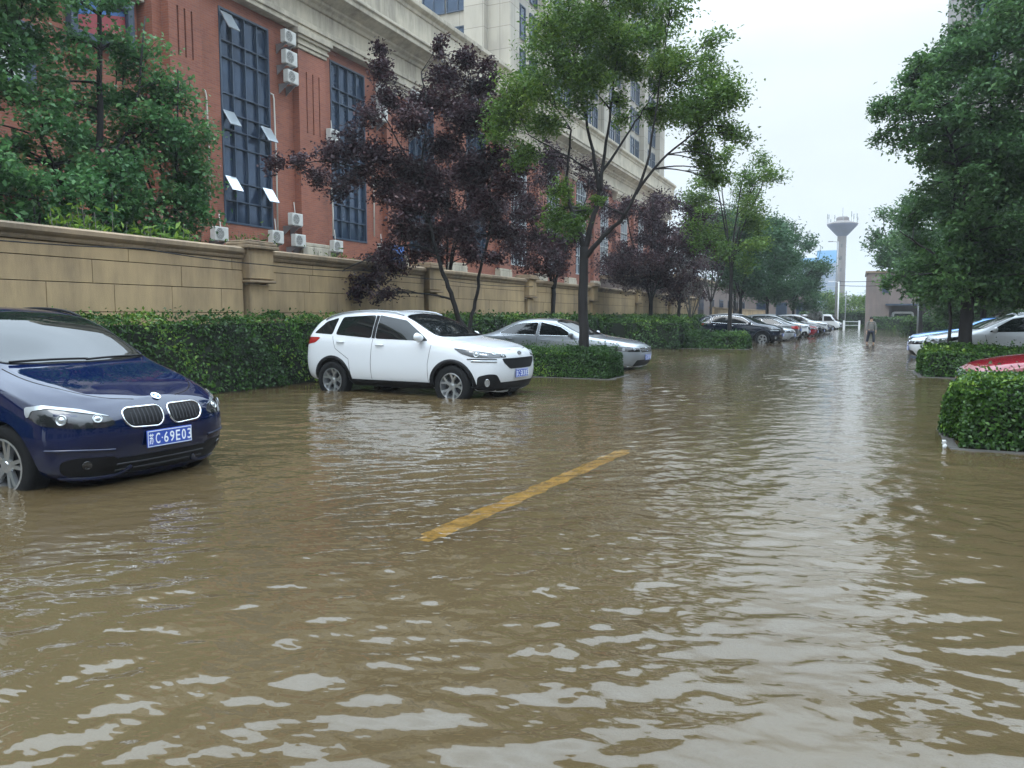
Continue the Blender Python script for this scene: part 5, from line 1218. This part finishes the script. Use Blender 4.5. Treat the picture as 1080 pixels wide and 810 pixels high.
# ------------------------------------------------------------------ air conditioners and pipes on the brick wall
AG = 'air conditioner units on the brick wall'
def ac_unit(label, y, z, x=-19.98, w_=.60, h_=.46, d=.24, tall=False, bracket=True):
    t = thing('air_conditioner', label, 'air conditioner', (x, y, z), 0, AG)
    o_ = .30; mb = MB(); mb.box(o_-.0, -w_/2, 0, o_+d, w_/2, h_); mb.build('casing', M['ac_white'], t, bevel=.018)
    def fan(cz, r):
        g = MB(); mt = Matrix.Translation((o_+d+.002, -.10, cz)) @ Matrix.Rotation(PI/2, 4, 'Y')
        g.lathe([(.001, .004), (r, .004), (r, .0), (.001, .0)], 28, mt); f = g.build('fan_opening', M['ac_dark'], t)
        k = MB()
        for q in (.3, .55, .8, 1.0): k.lathe([(r*q-.006, .012), (r*q+.006, .012), (r*q+.006, .006), (r*q-.006, .006)], 28, mt, close=True)
        for i in range(8):
            a = 2*PI*i/8; k.tube([mt @ Vector((.01, 0, .010)), mt @ Vector((r*math.cos(a), r*math.sin(a), .010))], .004, 4)
        k.build('fan_guard', M['ac_white'], f)
    if tall: fan(h_*.27, .2); fan(h_*.73, .2)
    else: fan(h_/2, h_*.40)
    if bracket:
        for s in (-1, 1):
            b = MB(); b.box(.0, s*w_*.32-.02, -.045, o_+d, s*w_*.32+.02, -.004); b.prism([(0,-.045),(o_+d*.6,-.045),(0,-.35)], 'y', s*w_*.32-.012, s*w_*.32+.012)
            b.build('bracket', M['steel'], t)
    l = MB(); l.tube([(o_+.1, w_/2, .15), (o_+.05, w_/2+.14, .10), (.05, w_/2+.16, .3), (.03, w_/2+.10, h_+.5)], .018, 6); l.build('pipe', M['pipe_white'], t, smooth=True)
ac_unit('topmost air conditioner of three right of the first window strip', 23.45, 11.35)
ac_unit('middle air conditioner of three right of the first window strip', 23.48, 10.60, w_=.64, h_=.50)
ac_unit('lowest air conditioner of the high three right of the first window strip', 23.55, 9.95)
ac_unit('small upper air conditioner right of the second window strip', 29.55, 11.05)
ac_unit('tall twin-fan air conditioner right of the second window strip', 29.55, 9.95, h_=.98, tall=True)
ac_unit('upper air conditioner behind the purple leaves, right of a pilaster', 31.9, 10.9, x=-19.7, h_=.9, tall=True)
ac_unit('lower air conditioner behind the purple leaves, right of a pilaster', 31.9, 9.9, x=-19.7, h_=.62)
ac_unit('air conditioner left of the second window strip, half way up', 26.0, 8.35)
ac_unit('upper of two low air conditioners right of the first window strip', 23.6, 4.75)
ac_unit('lower air conditioner right of the first window strip, just above the shrub', 23.75, 3.98)
ac_unit('dusty air conditioner just below the first window strip', 22.5, 4.0)
ac_unit('lone air conditioner on the cream base left of the second window strip', 26.05, 3.95, x=-19.95)
ac_unit('air conditioner behind the leafy tree, left of the first window strip', 19.75, 3.85)
ac_unit('low air conditioner below the purple tree, right of the second window strip', 29.5, 4.1)
def pipe(label, y, z0, z1, x=-19.97, hook=True):
    mb = MB(); pts = [(x+.05, y, z0), (x+.05, y+.02, (z0+z1)/2), (x+.05, y-.02, z1)]
    if hook: pts += [(x+.05, y-.06, z1+.15), (x-.03, y-.12, z1+.2)]
    mb.tube(pts, .03, 8); o = mb.build('drain_pipe', M['pipe_white'], None, smooth=True); tag(o, label, 'pipe', 'pale pipes running down the brick wall')
pipe('thin pale pipe left of the first window strip', 19.75, 5.3, 8.6)
pipe('thin pale pipe just right of the first window strip', 23.02, 4.5, 9.3)
pipe('thin pale pipe on the brick left of the second window strip', 25.98, 4.6, 6.4, x=-19.68)
pipe('thin pale pipe right of the second window strip', 29.35, 4.9, 8.3)

# ------------------------------------------------------------------ beige high-rise behind
def build_highrise():
    X = -23.5; Y0, Y1 = 51.0, 98.0; H = 41
    t = thing('high_rise', 'tall beige stone tower block rising behind the brick building', 'building', (X, Y0, 0))
    mb = MB(); mb.box(-34, 0, WD, 0, Y1-Y0, H); mb.box(.002, 0, WD, .5, 1.6, H)
    for k in range(6): mb.box(.002, 6.6+k*7.6, WD, .55, 8.2+k*7.6, H)
    mb.box(.002, Y1-Y0-1.5, WD, .56, Y1-Y0, H)
    for k in range(5): mb.box(-2.9-k*6.6, -.5, WD, -1.3-k*6.6, -.002, H)
    mb.build('wall', M['tower_stone'], t)
    c = MB()
    for z in (16.6, 17.9, 29.5, 40.2): c.box(.004, -.6, z, .62, Y1-Y0+.1, z+.35)
    c.build('string_course', M['stone'], t, bevel=.03)
    # tall window bays
    proto = {}
    def win(y, z, w_, h_, face):
        k = (w_, h_, face)
        if k not in proto:
            f = MB()
            if face == 'x': frame_rect(f, 0, 0, 0, w_, h_, .09, .004, .12); f.box(.004, w_/2-.04, .09, .10, w_/2+.04, h_-.09); f.box(.004, .09, h_*.62, .10, w_/2-.04, h_*.62+.07); f.box(.004, w_/2+.04, h_*.62, .10, w_-.09, h_*.62+.07)
            else:
                f.box(0, -.12, 0, .09, -.004, h_); f.box(w_-.09, -.12, 0, w_, -.004, h_); f.box(.09, -.12, 0, w_-.09, -.004, .09); f.box(.09, -.12, h_-.09, w_-.09, -.004, h_); f.box(w_/2-.04, -.1, .09, w_/2+.04, -.004, h_-.09)
            fo = f.build('window', M['frame_dark'], t); g = MB()
            if face == 'x': g.box(.003, .08, .08, .05, w_-.08, h_-.08)
            else: g.box(.08, -.05, .08, w_-.08, -.003, h_-.08)
            g.build('pane', M['curtain_glass'], fo); proto[k] = fo; fo.location = (0, y, z) if face == 'x' else (y, 0, z); return fo
        c_ = copy_tree(proto[k], t); c_.location = (0, y, z) if face == 'x' else (y, 0, z); return c_
    for fl in range(7):
        z = 18.6+fl*3.15
        for k in range(6):
            win(2.3+k*7.6 if k else 2.0, z, 1.7, 2.4, 'x'); 
            if k < 6: win(4.6+k*7.6, z, 1.4, 2.4, 'x')
    return t
    # the side face towards the camera
hr = build_highrise()
def side_windows():
    for fl in range(6):
        z = 16.9+fl*3.15
        for k in range(4):
            x = (-3.95, -5.95, -10.6, -12.6)[k]
            f = MB(); f.box(0, -.12, 0, .09, -.004, 2.1); f.box(1.8, -.12, 0, 1.89, -.004, 2.1); f.box(.09, -.12, 0, 1.8, -.004, .09); f.box(.09, -.12, 2.01, 1.8, -.004, 2.1); f.box(.9, -.1, .09, .97, -.004, 2.01)
            fo = f.build('window', M['frame_dark'], hr); fo.location = (x-.6, 0, z)
            g = MB(); g.box(.08, -.05, .08, 1.82, -.003, 2.02); g.build('pane', M['curtain_glass'], fo)
side_windows()
# ------------------------------------------------------------------ far things
def build_water_tower():
    t = thing('water_tower', 'tall concrete mushroom-shaped tower with antennas on its rim at the end of the street', 'tower', (-5.6, 270, 0))
    mb = MB(); mb.lathe([(1.75, WD), (1.5, 5), (1.42, 14), (1.36, 22), (1.36, 26.8)], 28); mb.build('shaft', M['concrete'], t, smooth=True)
    for k in range(6):
        w_ = MB(); w_.box(-.28, -1.52+.0*k, 4+k*3.8, .28, -1.28, 5.1+k*3.8); w_.build('slit_window', M['ac_dark'], t)
    mb = MB(); mb.lathe([(1.36, 26.6), (1.9, 27.1), (4.25, 29.7), (4.5, 30.0), (4.5, 30.35)], 40); mb.build('bowl', M['dish'], t, auto=40)
    mb = MB(); mb.lathe([(4.5, 30.351), (4.65, 30.36), (4.65, 30.5), (1.9, 31.5), (1.9, 32.4), (1.5, 32.7), (.001, 32.8)], 40); mb.build('roof', M['concrete'], t, auto=30)
    for k in range(11):
        a = 2*PI*k/11+.2; h = 2.0+1.5*((k*7) % 4)/3; x, y = 4.5*math.cos(a), 4.5*math.sin(a)
        m = MB(); m.tube([(x, y, 30.5), (x, y, 30.5+h)], .07, 6); m.box(x-.14, y-.08, 30.5+h*.5, x+.14, y+.08, 30.5+h*.95); m.build('antenna', M['steel'], t)
    m = MB(); m.tube([(0, 0, 32.7), (0, 0, 35.6)], .09, 6); m.build('antenna', M['steel'], t)
build_water_tower()
def build_far():
    t = thing('glass_building', 'hazy office block clad in bright blue glass behind the concrete tower', 'building', (-24, 425, 0))
    mb = MB(); mb.box(-6, -4, WD, 14.3, 12, 27.5); b = mb.build('facade', M['blue_glass'], t)
    mb = MB(); mb.box(-6.2, -4.2, 27.6, 4.0, 12.2, 30.5); mb.box(4.01, -4.2, 27.6, 14.5, 12.2, 34.0); mb.build('top_storeys', M['blue_glass_top'], t)
    f = MB()
    for k in range(9): f.box(-6.1+k*2.5, -4.12, WD, -5.9+k*2.5, -4.004, 27.4)
    for k in range(8): f.box(-6.1, -4.16, 3+k*3.2, 14.4, -4.125, 3.4+k*3.2)
    f.build('mullions', M['steel'], t)
    t = thing('low_building', 'pale low building right of the concrete tower in the far distance', 'building', (-1.5, 305, 0))
    mb = MB(); mb.box(-3, 0, WD, 10, 10, 8.2); mb.box(0, -.01, WD, 10.01, 10, 5.5); mb.build('wall', M['far_grey'], t)
    for k in range(4):
        for j in range(2): g = MB(); g.box(-2+k*2.8, -.06, 2.2+j*2.9, -.4+k*2.8, -.012, 3.7+j*2.9); g.build('window', M['ac_dark'], t)
    mb = MB(); mb.box(-3.3, -.3, 8.21, 10.3, 10.3, 8.6); mb.build('roof', M['steel'], t)
    t = thing('brown_building', 'two-storey brown building at the end of the street on the right', 'building', (.75, 96, 0))
    mb = MB(); mb.box(0, 0, 2.6, 16, 10, 6.15); mb.box(0, 0, WD, 2.4, 10, 2.595); mb.box(6.6, 0, WD, 16, 10, 2.595); mb.box(2.41, 3, WD, 6.59, 9.9, 2.59); mb.build('wall', M['brown_plaster'], t)
    c = MB(); c.box(-.15, -.15, 6.16, 16.2, 10.2, 6.36); c.build('roof', M['coping'], t)
    for x in (1.6, 7.2, 9.4, 11.6):
        f = MB(); f.box(x, -.06, 3.9, x+.72, -.004, 5.4); fo = f.build('window', M['frame_dark'], t, bevel=.01); g = MB(); g.box(x+.08, -.075, 3.98, x+.64, -.062, 5.32); g.build('pane', M['curtain_glass'], fo)
    s = MB(); s.box(2.0, -.5, 2.5, 6.9, -.003, 2.68); s.build('canopy', M['frame_dark'], t)
    b = thing('parked_van', 'pale van tail seen in the open ground floor of the brown building', 'van', (4.6, 97.2, WD))
    mb = MB(); mb.prism([(-1.15,.35),(1.15,.35),(1.2,1.0),(1.05,1.85),(.85,1.98),(-.85,1.98),(-1.05,1.85),(-1.2,1.0)], 'y', 0, 3.5); mb.build('body', M['white_paint'], b, bevel=.05)
    g = MB(); g.prism([(-.95,1.2),(.95,1.2),(.85,1.75),(-.85,1.75)], 'y', -.02, -.004); g.build('rear_window', M['auto_glass'], b)
    for s_ in (-1, 1):
        for y in (.6, 2.9): k = MB(); k.lathe([(.001,-.1),(.32,-.1),(.32,.1),(.001,.1)], 20, Matrix.Translation((s_*1.08, y, .32)) @ Matrix.Rotation(PI/2, 4, 'Y')); k.build('wheel', M['rubber'], b)
    # far tower top right
    t = thing('high_rise', 'far grey-brown tower block whose top corner shows above the right-hand tree', 'building', (10.2, 112, 0))
    mb = MB(); mb.box(0, 0, WD, 22, 18, 64); 
    for k in range(5): mb.box(k*5.1+.0, -.6, WD, k*5.1+.9, -.002, 64)
    mb.build('wall', M['far_tower'], t)
    for k in range(4):
        for j in range(7):
            f = MB(); f.box(1.5+k*5.1, -.1, 31+j*3.3, 4.5+k*5.1, -.004, 33.2+j*3.3); fo = f.build('window', M['frame_dark'], t)
            g = MB(); g.box(1.62+k*5.1, -.13, 31.12+j*3.3, 4.38+k*5.1, -.102, 33.08+j*3.3); g.build('pane', M['curtain_glass'], fo)
            if k == 0: q = MB(); q.box(-.9, -.3, 30.6+j*3.3, -.002, 1.6, 30.8+j*3.3); q.build('balcony', M['far_tower'], t)
    # low tan building behind the far trees at the left
    t = thing('low_building', 'low tan building behind the far row of cars and trees', 'building', (-13, 62, 0))
    mb = MB(); mb.box(-8, 0, WD, 0, 42, 4.4); mb.build('wall', M['brown_plaster'], t)
    c = MB(); c.box(-8.2, -.2, 4.41, .25, 42.2, 4.7); c.build('roof', M['coping'], t)
    for k in range(7): f = MB(); f.box(.003, 2+k*5.6, 1.2, .06, 4.2+k*5.6, 3.0); fo = f.build('window', M['frame_dark'], t); g = MB(); g.box(.062, 2.1+k*5.6, 1.3, .075, 4.1+k*5.6, 2.9); g.build('pane', M['curtain_glass'], fo)
    t = thing('garden_wall', 'lower yellow-tan wall continuing behind the far trees', 'wall', (-10.2, 60, 0))
    mb = MB(); mb.box(-.15, 0, WD, .15, 40, 1.9); mb.build('wall_panel', M['wall_tan'], t); c = MB(); c.box(-.22, 0, 1.91, .22, 40, 2.03); c.build('coping', M['coping'], t)
build_far()
def lamp(label, x, y, h, arm=True, m='steel', r=.06):
    t = thing('street_lamp' if arm else 'pole', label, 'street lamp' if arm else 'pole', (x, y, 0))
    mb = MB(); mb.tube([(0,0,WD),(0,0,h*.5),(0,0,h)], [r, r*.85, r*.6], 10); mb.build('pole', M[m], t, smooth=True)
    if arm:
        a = MB(); a.tube([(0,0,h-.15),(-.25,0,h-.02),(-.6,0,h+.02)], .03, 6); ao = a.build('arm', M[m], t, smooth=True)
        l = MB(); l.box(-1.05,-.12,h-.04,-.5,.12,h+.06); l.build('lamp_head', M[m], ao, bevel=.02)
lamp('tall thin grey street lamp in front of the concrete tower', -2.35, 95, 9.7, r=.10)
lamp('short white lamp post left of the concrete tower, by the white van', -2.0, 90, 5.0, m='white_paint', r=.10)
lamp('thin pole right of the white lamp post below the tower', -1.35, 96, 4.2, arm=False, r=.07)
lamp('thin pale pole standing at the hedge on the right, before the dark trees', 3.45, 55, 2.7, arm=False, r=.055)
def gate():
    t = thing('gate', 'low white framed gate beyond the white van', 'gate', (-1.35, 90, 0)); mb = MB()
    for k in range(2): mb.box(.11, -.02, .32+k*.4, 1.39, .02, .37+k*.4)
    mb.build('rails', M['white_paint'], t)
    for x in (0, 1.5): p = MB(); p.box(x-.10, -.10, WD, x+.10, .10, .85); p.build('gate_post', M['white_paint'], t, bevel=.02)
gate()
def cable(label, pts, r=.012):
    mb = MB(); q = []
    for i in range(len(pts)-1):
        a, b = Vector(pts[i]), Vector(pts[i+1])
        for k in range(8): u = k/8; q.append(a.lerp(b, u)-Vector((0, 0, (b-a).length*.010*4*u*(1-u))))
    q.append(Vector(pts[-1])); mb.tube(q, r, 5); o = mb.build('cable', M['black_plastic'], None, smooth=True); tag(o, label, 'cable')
cable('thin black cable sagging along the tan wall just under its coping', [(-10.78, 1.0, 2.44), (-10.78, 5.4, 2.40), (-10.78, 9.2, 2.46), (-10.70, 12.0, 2.36), (-10.78, 15.5, 2.43), (-10.70, 18.9, 2.37), (-10.78, 25.9, 2.42)], .010)
cable('overhead wire running from the lamp post by the tower to the brown building', [(-2.0, 90.2, 5.0), (3.0, 95.6, 5.3)], .03)
cable('second overhead wire between the lamp post and the brown building', [(-2.0, 90.2, 4.6), (2.2, 95.7, 4.7)], .03)
t = thing('low_building', 'low brown building closing the view behind the last trees on the left', 'building', (-16, 108, 0))
mb = MB(); mb.box(0, 0, WD, 10.5, 8, 4.6); mb.build('wall', M['brown_plaster'], t); mb = MB(); mb.box(-.2, -.2, 4.61, 10.7, 8.2, 4.9); mb.build('roof', M['coping'], t)
for k in range(4):
    f = MB(); f.box(1+k*2.5, -.06, 1.3, 2.4+k*2.5, -.004, 3.1); fo = f.build('window', M['frame_dark'], t); f = MB(); f.box(1.1+k*2.5, -.075, 1.4, 2.3+k*2.5, -.062, 3.0); f.build('pane', M['curtain_glass'], fo)
gen_tree('flowering_bush', 'pale blossoming bush at the end of the far trees behind the cars', (-3.9, 79, 0), 2.6, (0,0,1.6), (.65,.65,.75), 16, .32, 200, 'leaf_pale', 'bark_grey', .13, 91, .03)
# blue drum and roofing sheets behind the wall
def yard():
    t = thing('barrel', 'blue plastic drum standing on a shed roof behind the wall, under the purple tree', 'barrel', (-15.6, 24.4, 3.05))
    mb = MB(); mb.lathe([(.001,0),(.27,0),(.29,.05),(.29,.28),(.305,.30),(.29,.32),(.29,.56),(.305,.58),(.29,.60),(.28,.82),(.24,.86),(.001,.86)], 24); mb.build('drum', M['blue_plastic'], t, auto=35)
    m = MB(); m.lathe([(.05,.862),(.05,.90),(.001,.90)], 12, Matrix.Translation((.12,0,0))); m.build('cap', M['white_paint'], t)
    t = thing('shed', 'low shed with pale corrugated roof behind the wall, under the purple tree', 'shed', (-15.2, 23.8, 0))
    mb = MB(); mb.box(-1.6,-3.6,WD,1.4,4.5,2.88); mb.build('wall', M['cream'], t)
    r = MB(); pts = []
    for i in range(61):
        y = -3.8+8.5*i/60; pts.append((y, .035*(1 if i % 2 else -1)))
    vs = [(-1.9, y, 2.98+z) for y, z in pts]+[(1.75, y, 2.93+z) for y, z in pts]+[(-1.9, y, 3.0+z) for y, z in pts]+[(1.75, y, 2.95+z) for y, z in pts]; n = 61
    r.add(vs, [(i, i+1, n+i+1, n+i) for i in range(60)]+[(2*n+i, 3*n+i, 3*n+i+1, 2*n+i+1) for i in range(60)]+[(n+i, n+i+1, 3*n+i+1, 3*n+i) for i in range(60)]); r.build('roof', M['far_grey'], t)
yard()
# white rag floating at the kerb of the near right bed
def litter():
    mb = MB(); rng = random.Random(3); pts = []
    for i in range(7):
        for j in range(4): pts.append((.016*j+rng.gauss(0, .01), rng.gauss(0, .015), .0+.018*i+rng.gauss(0, .004)))
    mb.add(pts, [(i*4+j, i*4+j+1, i*4+j+5, i*4+j+4) for i in range(6) for j in range(3)])
    o = mb.build('plastic_rag', M['white_paint'], None, smooth=True); o.location = (.84, 8.95, 0); o.scale = (.7, .7, .8); md = o.modifiers.new('s', 'SOLIDIFY'); md.thickness = .004
    tag(o, 'small white rag caught on the kerb corner of the near right hedge bed', 'rag')
litter()

# ------------------------------------------------------------------ blocks and trees added out of view, to be mirrored in paint and glass
def added_surroundings():
    t = thing('added_block', 'brown block added out of view on the right for reflections in the cars', 'building', (19, -34, 0))
    mb = MB(); mb.box(0, 0, WD, 12, 92, 15.5); mb.build('wall', M['brown_plaster'], t); c = MB(); c.box(-.4, -.4, 15.51, 12.4, 92.4, 16.1); c.build('roof', M['coping'], t)
    for k in range(15):
        for j in range(4):
            f = MB(); f.box(-.06, 2+k*6, 1.5+j*3.5, -.004, 4.6+k*6, 3.4+j*3.5); fo = f.build('window', M['frame_dark'], t); g = MB(); g.box(-.075, 2.1+k*6, 1.6+j*3.5, -.062, 4.5+k*6, 3.3+j*3.5); g.build('pane', M['curtain_glass'], fo)
    t = thing('added_block', 'brown block added unseen behind the viewer for reflections', 'building', (-16, -40, 0))
    mb = MB(); mb.box(0, 0, WD, 32, 10, 13.5); mb.build('wall', M['brown_plaster'], t); c = MB(); c.box(-.4, -.4, 13.51, 32.4, 10.4, 14.1); c.build('roof', M['coping'], t)
    for k in range(6):
        for j in range(3): f = MB(); f.box(2+k*5, 10.004, 1.5+j*3.8, 4.8+k*5, 10.06, 3.5+j*3.8); f.build('window', M['curtain_glass'], t)
added_surroundings()
GN = 'camphor trees added out of view for reflections'
for i, (x, y) in enumerate(((6.0, 6.5), (6.5, -2.5), (4.5, -11.5), (-9.5, -9.5))):  # four unseen trees, added so that car paint and glass mirror foliage
    gen_tree('camphor_tree', ('broad green tree added outside the view beside the near right hedge bed', 'broad green tree added unseen to the right of the viewer', 'broad green tree added unseen behind the viewer', 'broad green tree added out of view on the blue hatchback side')[i], (x, y, 0), 8.5, (0,0,5.2), (3.0,3.0,3.1), 40, .95, 260, 'leaf_dark', 'bark', .22, 200+i, .14, GN, fork=.25)
# ------------------------------------------------------------------ person wading
def person():
    t = thing('person', 'person in a grey jacket and dark trousers wading down the far middle of the street', 'person', (.60, 41.2, WD), R(12))
    S = 1.43/1.70
    def skin(name, verts, edges, rad, m, parent, sub=2):
        me = bpy.data.meshes.new(name); me.from_pydata([(v[0]*S, v[1]*S, v[2]*S) for v in verts], edges, []); o = bpy.data.objects.new(name, me); COL.objects.link(o)
        md = o.modifiers.new('k', 'SKIN')
        for i, r in enumerate(rad):
            r = r if hasattr(r, '__len__') else (r, r); me.skin_vertices[0].data[i].radius = (r[0]*S, r[1]*S)
        me.skin_vertices[0].data[0].use_root = True
        md.use_smooth_shade = True; m2_ = o.modifiers.new('s', 'SUBSURF'); m2_.levels = sub; m2_.render_levels = sub
        bpy.context.view_layer.update(); r_ = bpy.data.meshes.new_from_object(o.evaluated_get(bpy.context.evaluated_depsgraph_get()))
        bpy.data.objects.remove(o); r_.materials.clear(); r_.materials.append(m); r_.shade_smooth(); return link(bpy.data.objects.new(name, r_), parent)
    # body: pelvis, spine, neck, head, arms with hands, legs with feet
    V = [(0,0,.93),(0,0,1.12),(0,.01,1.34),(0,.01,1.46),(0,-.01,1.53),(0,-.02,1.62),
         (.17,.01,1.41),(.23,.0,1.15),(.24,-.08,.92),(.24,-.11,.84), (-.17,.01,1.41),(-.23,.02,1.15),(-.25,-.02,.90),(-.25,-.04,.82),
         (.09,0,.90),(.14,-.06,.50),(.16,.02,.10),(.16,-.10,.05), (-.09,0,.90),(-.14,.08,.50),(-.17,.18,.12),(-.17,.06,.05)]
    E = [(0,1),(1,2),(2,3),(3,4),(4,5),(3,6),(6,7),(7,8),(8,9),(3,10),(10,11),(11,12),(12,13),(0,14),(14,15),(15,16),(16,17),(0,18),(18,19),(19,20),(20,21)]
    Rd = [(.13,.10),(.12,.09),(.15,.10),(.06,.055),(.05,.05),(.085,.10),(.055,.055),(.042,.042),(.03,.03),(.032,.018),(.055,.055),(.042,.042),(.03,.03),(.032,.018),(.085,.085),(.06,.06),(.04,.04),(.04,.03),(.085,.085),(.06,.06),(.04,.04),(.04,.03)]
    b = skin('body', V, E, Rd, M['skin'], t)
    # five fingers on each hand
    for s, hand in ((1, (.24,-.11,.84)), (-1, (-.25,-.04,.82))):
        hx, hy, hz = hand
        for k, (dy, l) in enumerate(((-.026,.068),(-.009,.076),(.009,.072),(.024,.056))):
            skin('finger', [(hx, hy+dy*.8, hz-.01), (hx-s*.004, hy+dy, hz-.045), (hx-s*.018, hy+dy-.004, hz-.03-l*.6), (hx-s*.032, hy+dy-.004, hz-.03-l)], [(0,1),(1,2),(2,3)], [.009,.009,.008,.007], M['skin'], b, 1)
        skin('thumb', [(hx, hy-.02, hz+.01), (hx-s*.012, hy-.045, hz-.015), (hx-s*.024, hy-.052, hz-.042)], [(0,1),(1,2)], [.011,.010,.008], M['skin'], b, 1)
    c = skin('jacket', [(0,0,.88),(0,0,1.12),(0,.01,1.36),(0,.01,1.45),(.18,.01,1.41),(.24,0,1.15),(.245,-.07,.94),(-.18,.01,1.41),(-.24,.02,1.15),(-.255,-.015,.92)],
         [(0,1),(1,2),(2,3),(3,4),(4,5),(5,6),(3,7),(7,8),(8,9)], [(.165,.13),(.15,.12),(.18,.125),(.08,.07),(.075,.075),(.06,.06),(.045,.045),(.075,.075),(.06,.06),(.045,.045)], M['coat_grey'], t)
    skin('trousers', [(0,0,.94),(.095,0,.88),(.145,-.06,.50),(.16,-.01,.26),(-.095,0,.88),(-.145,.08,.50),(-.165,.14,.28)], [(0,1),(1,2),(2,3),(0,4),(4,5),(5,6)], [(.14,.11),(.11,.10),(.085,.085),(.075,.075),(.11,.10),(.085,.085),(.075,.075)], M['trousers'], t)
    bm = bmesh.new(); bmesh.ops.create_uvsphere(bm, u_segments=20, v_segments=14, radius=1)
    for v in bm.verts: v.co = Vector((v.co.x*.098, v.co.y*.115+.012+(.01 if v.co.z < 0 else 0), v.co.z*.118+1.645+(.02 if v.co.y > 0 and v.co.z < 0 else 0)))*S
    bmesh.ops.delete(bm, geom=[v for v in bm.verts if v.co.y < -.04*S and v.co.z < 1.655*S], context='VERTS')
    me = bpy.data.meshes.new('hair'); bm.to_mesh(me); bm.free(); me.shade_smooth(); me.materials.append(M['hair']); link(bpy.data.objects.new('hair', me), t)
    for nm, pts in (('nose', [(0,-.125,1.615)]), ('ear', [(.092,.0,1.62)]), ('ear', [(-.092,.0,1.62)]), ('eye', [(.032,-.108,1.635)]), ('eye', [(-.032,-.108,1.635)]), ('mouth', [(0,-.112,1.575)])):
        bm = bmesh.new(); bmesh.ops.create_icosphere(bm, subdivisions=2, radius=1); sx, sy, sz = {'nose': (.012,.02,.02), 'ear': (.01,.02,.03), 'eye': (.012,.008,.008), 'mouth': (.024,.008,.007)}[nm]
        for v in bm.verts: v.co = Vector((v.co.x*sx+pts[0][0], v.co.y*sy+pts[0][1], v.co.z*sz+pts[0][2]))*S
        me = bpy.data.meshes.new(nm); bm.to_mesh(me); bm.free(); me.shade_smooth(); me.materials.append(M['hair'] if nm == 'eye' else (M['tail_red'] if nm == 'mouth' else M['skin'])); link(bpy.data.objects.new(nm, me), b)
person()
# ------------------------------------------------------------------ wet air
USE_HAZE = True
def haze():
    m, nt, N, L = nt_new('haze'); N.remove(P(N)); out = next(n for n in N if n.type == 'OUTPUT_MATERIAL')
    v = N.new('ShaderNodeVolumePrincipled'); v.inputs['Density'].default_value = .0008; v.inputs['Color'].default_value = (.93, .96, 1, 1); v.inputs['Anisotropy'].default_value = .2
    L.new(v.outputs['Volume'], out.inputs['Volume'])
    mb = MB(); mb.box(-905, -205, WD-1.0, 905, 1605, 68); o = mb.build('haze', m); o['kind'] = 'stuff'; o['label'] = 'thin wet haze over the whole street'
if USE_HAZE: haze()
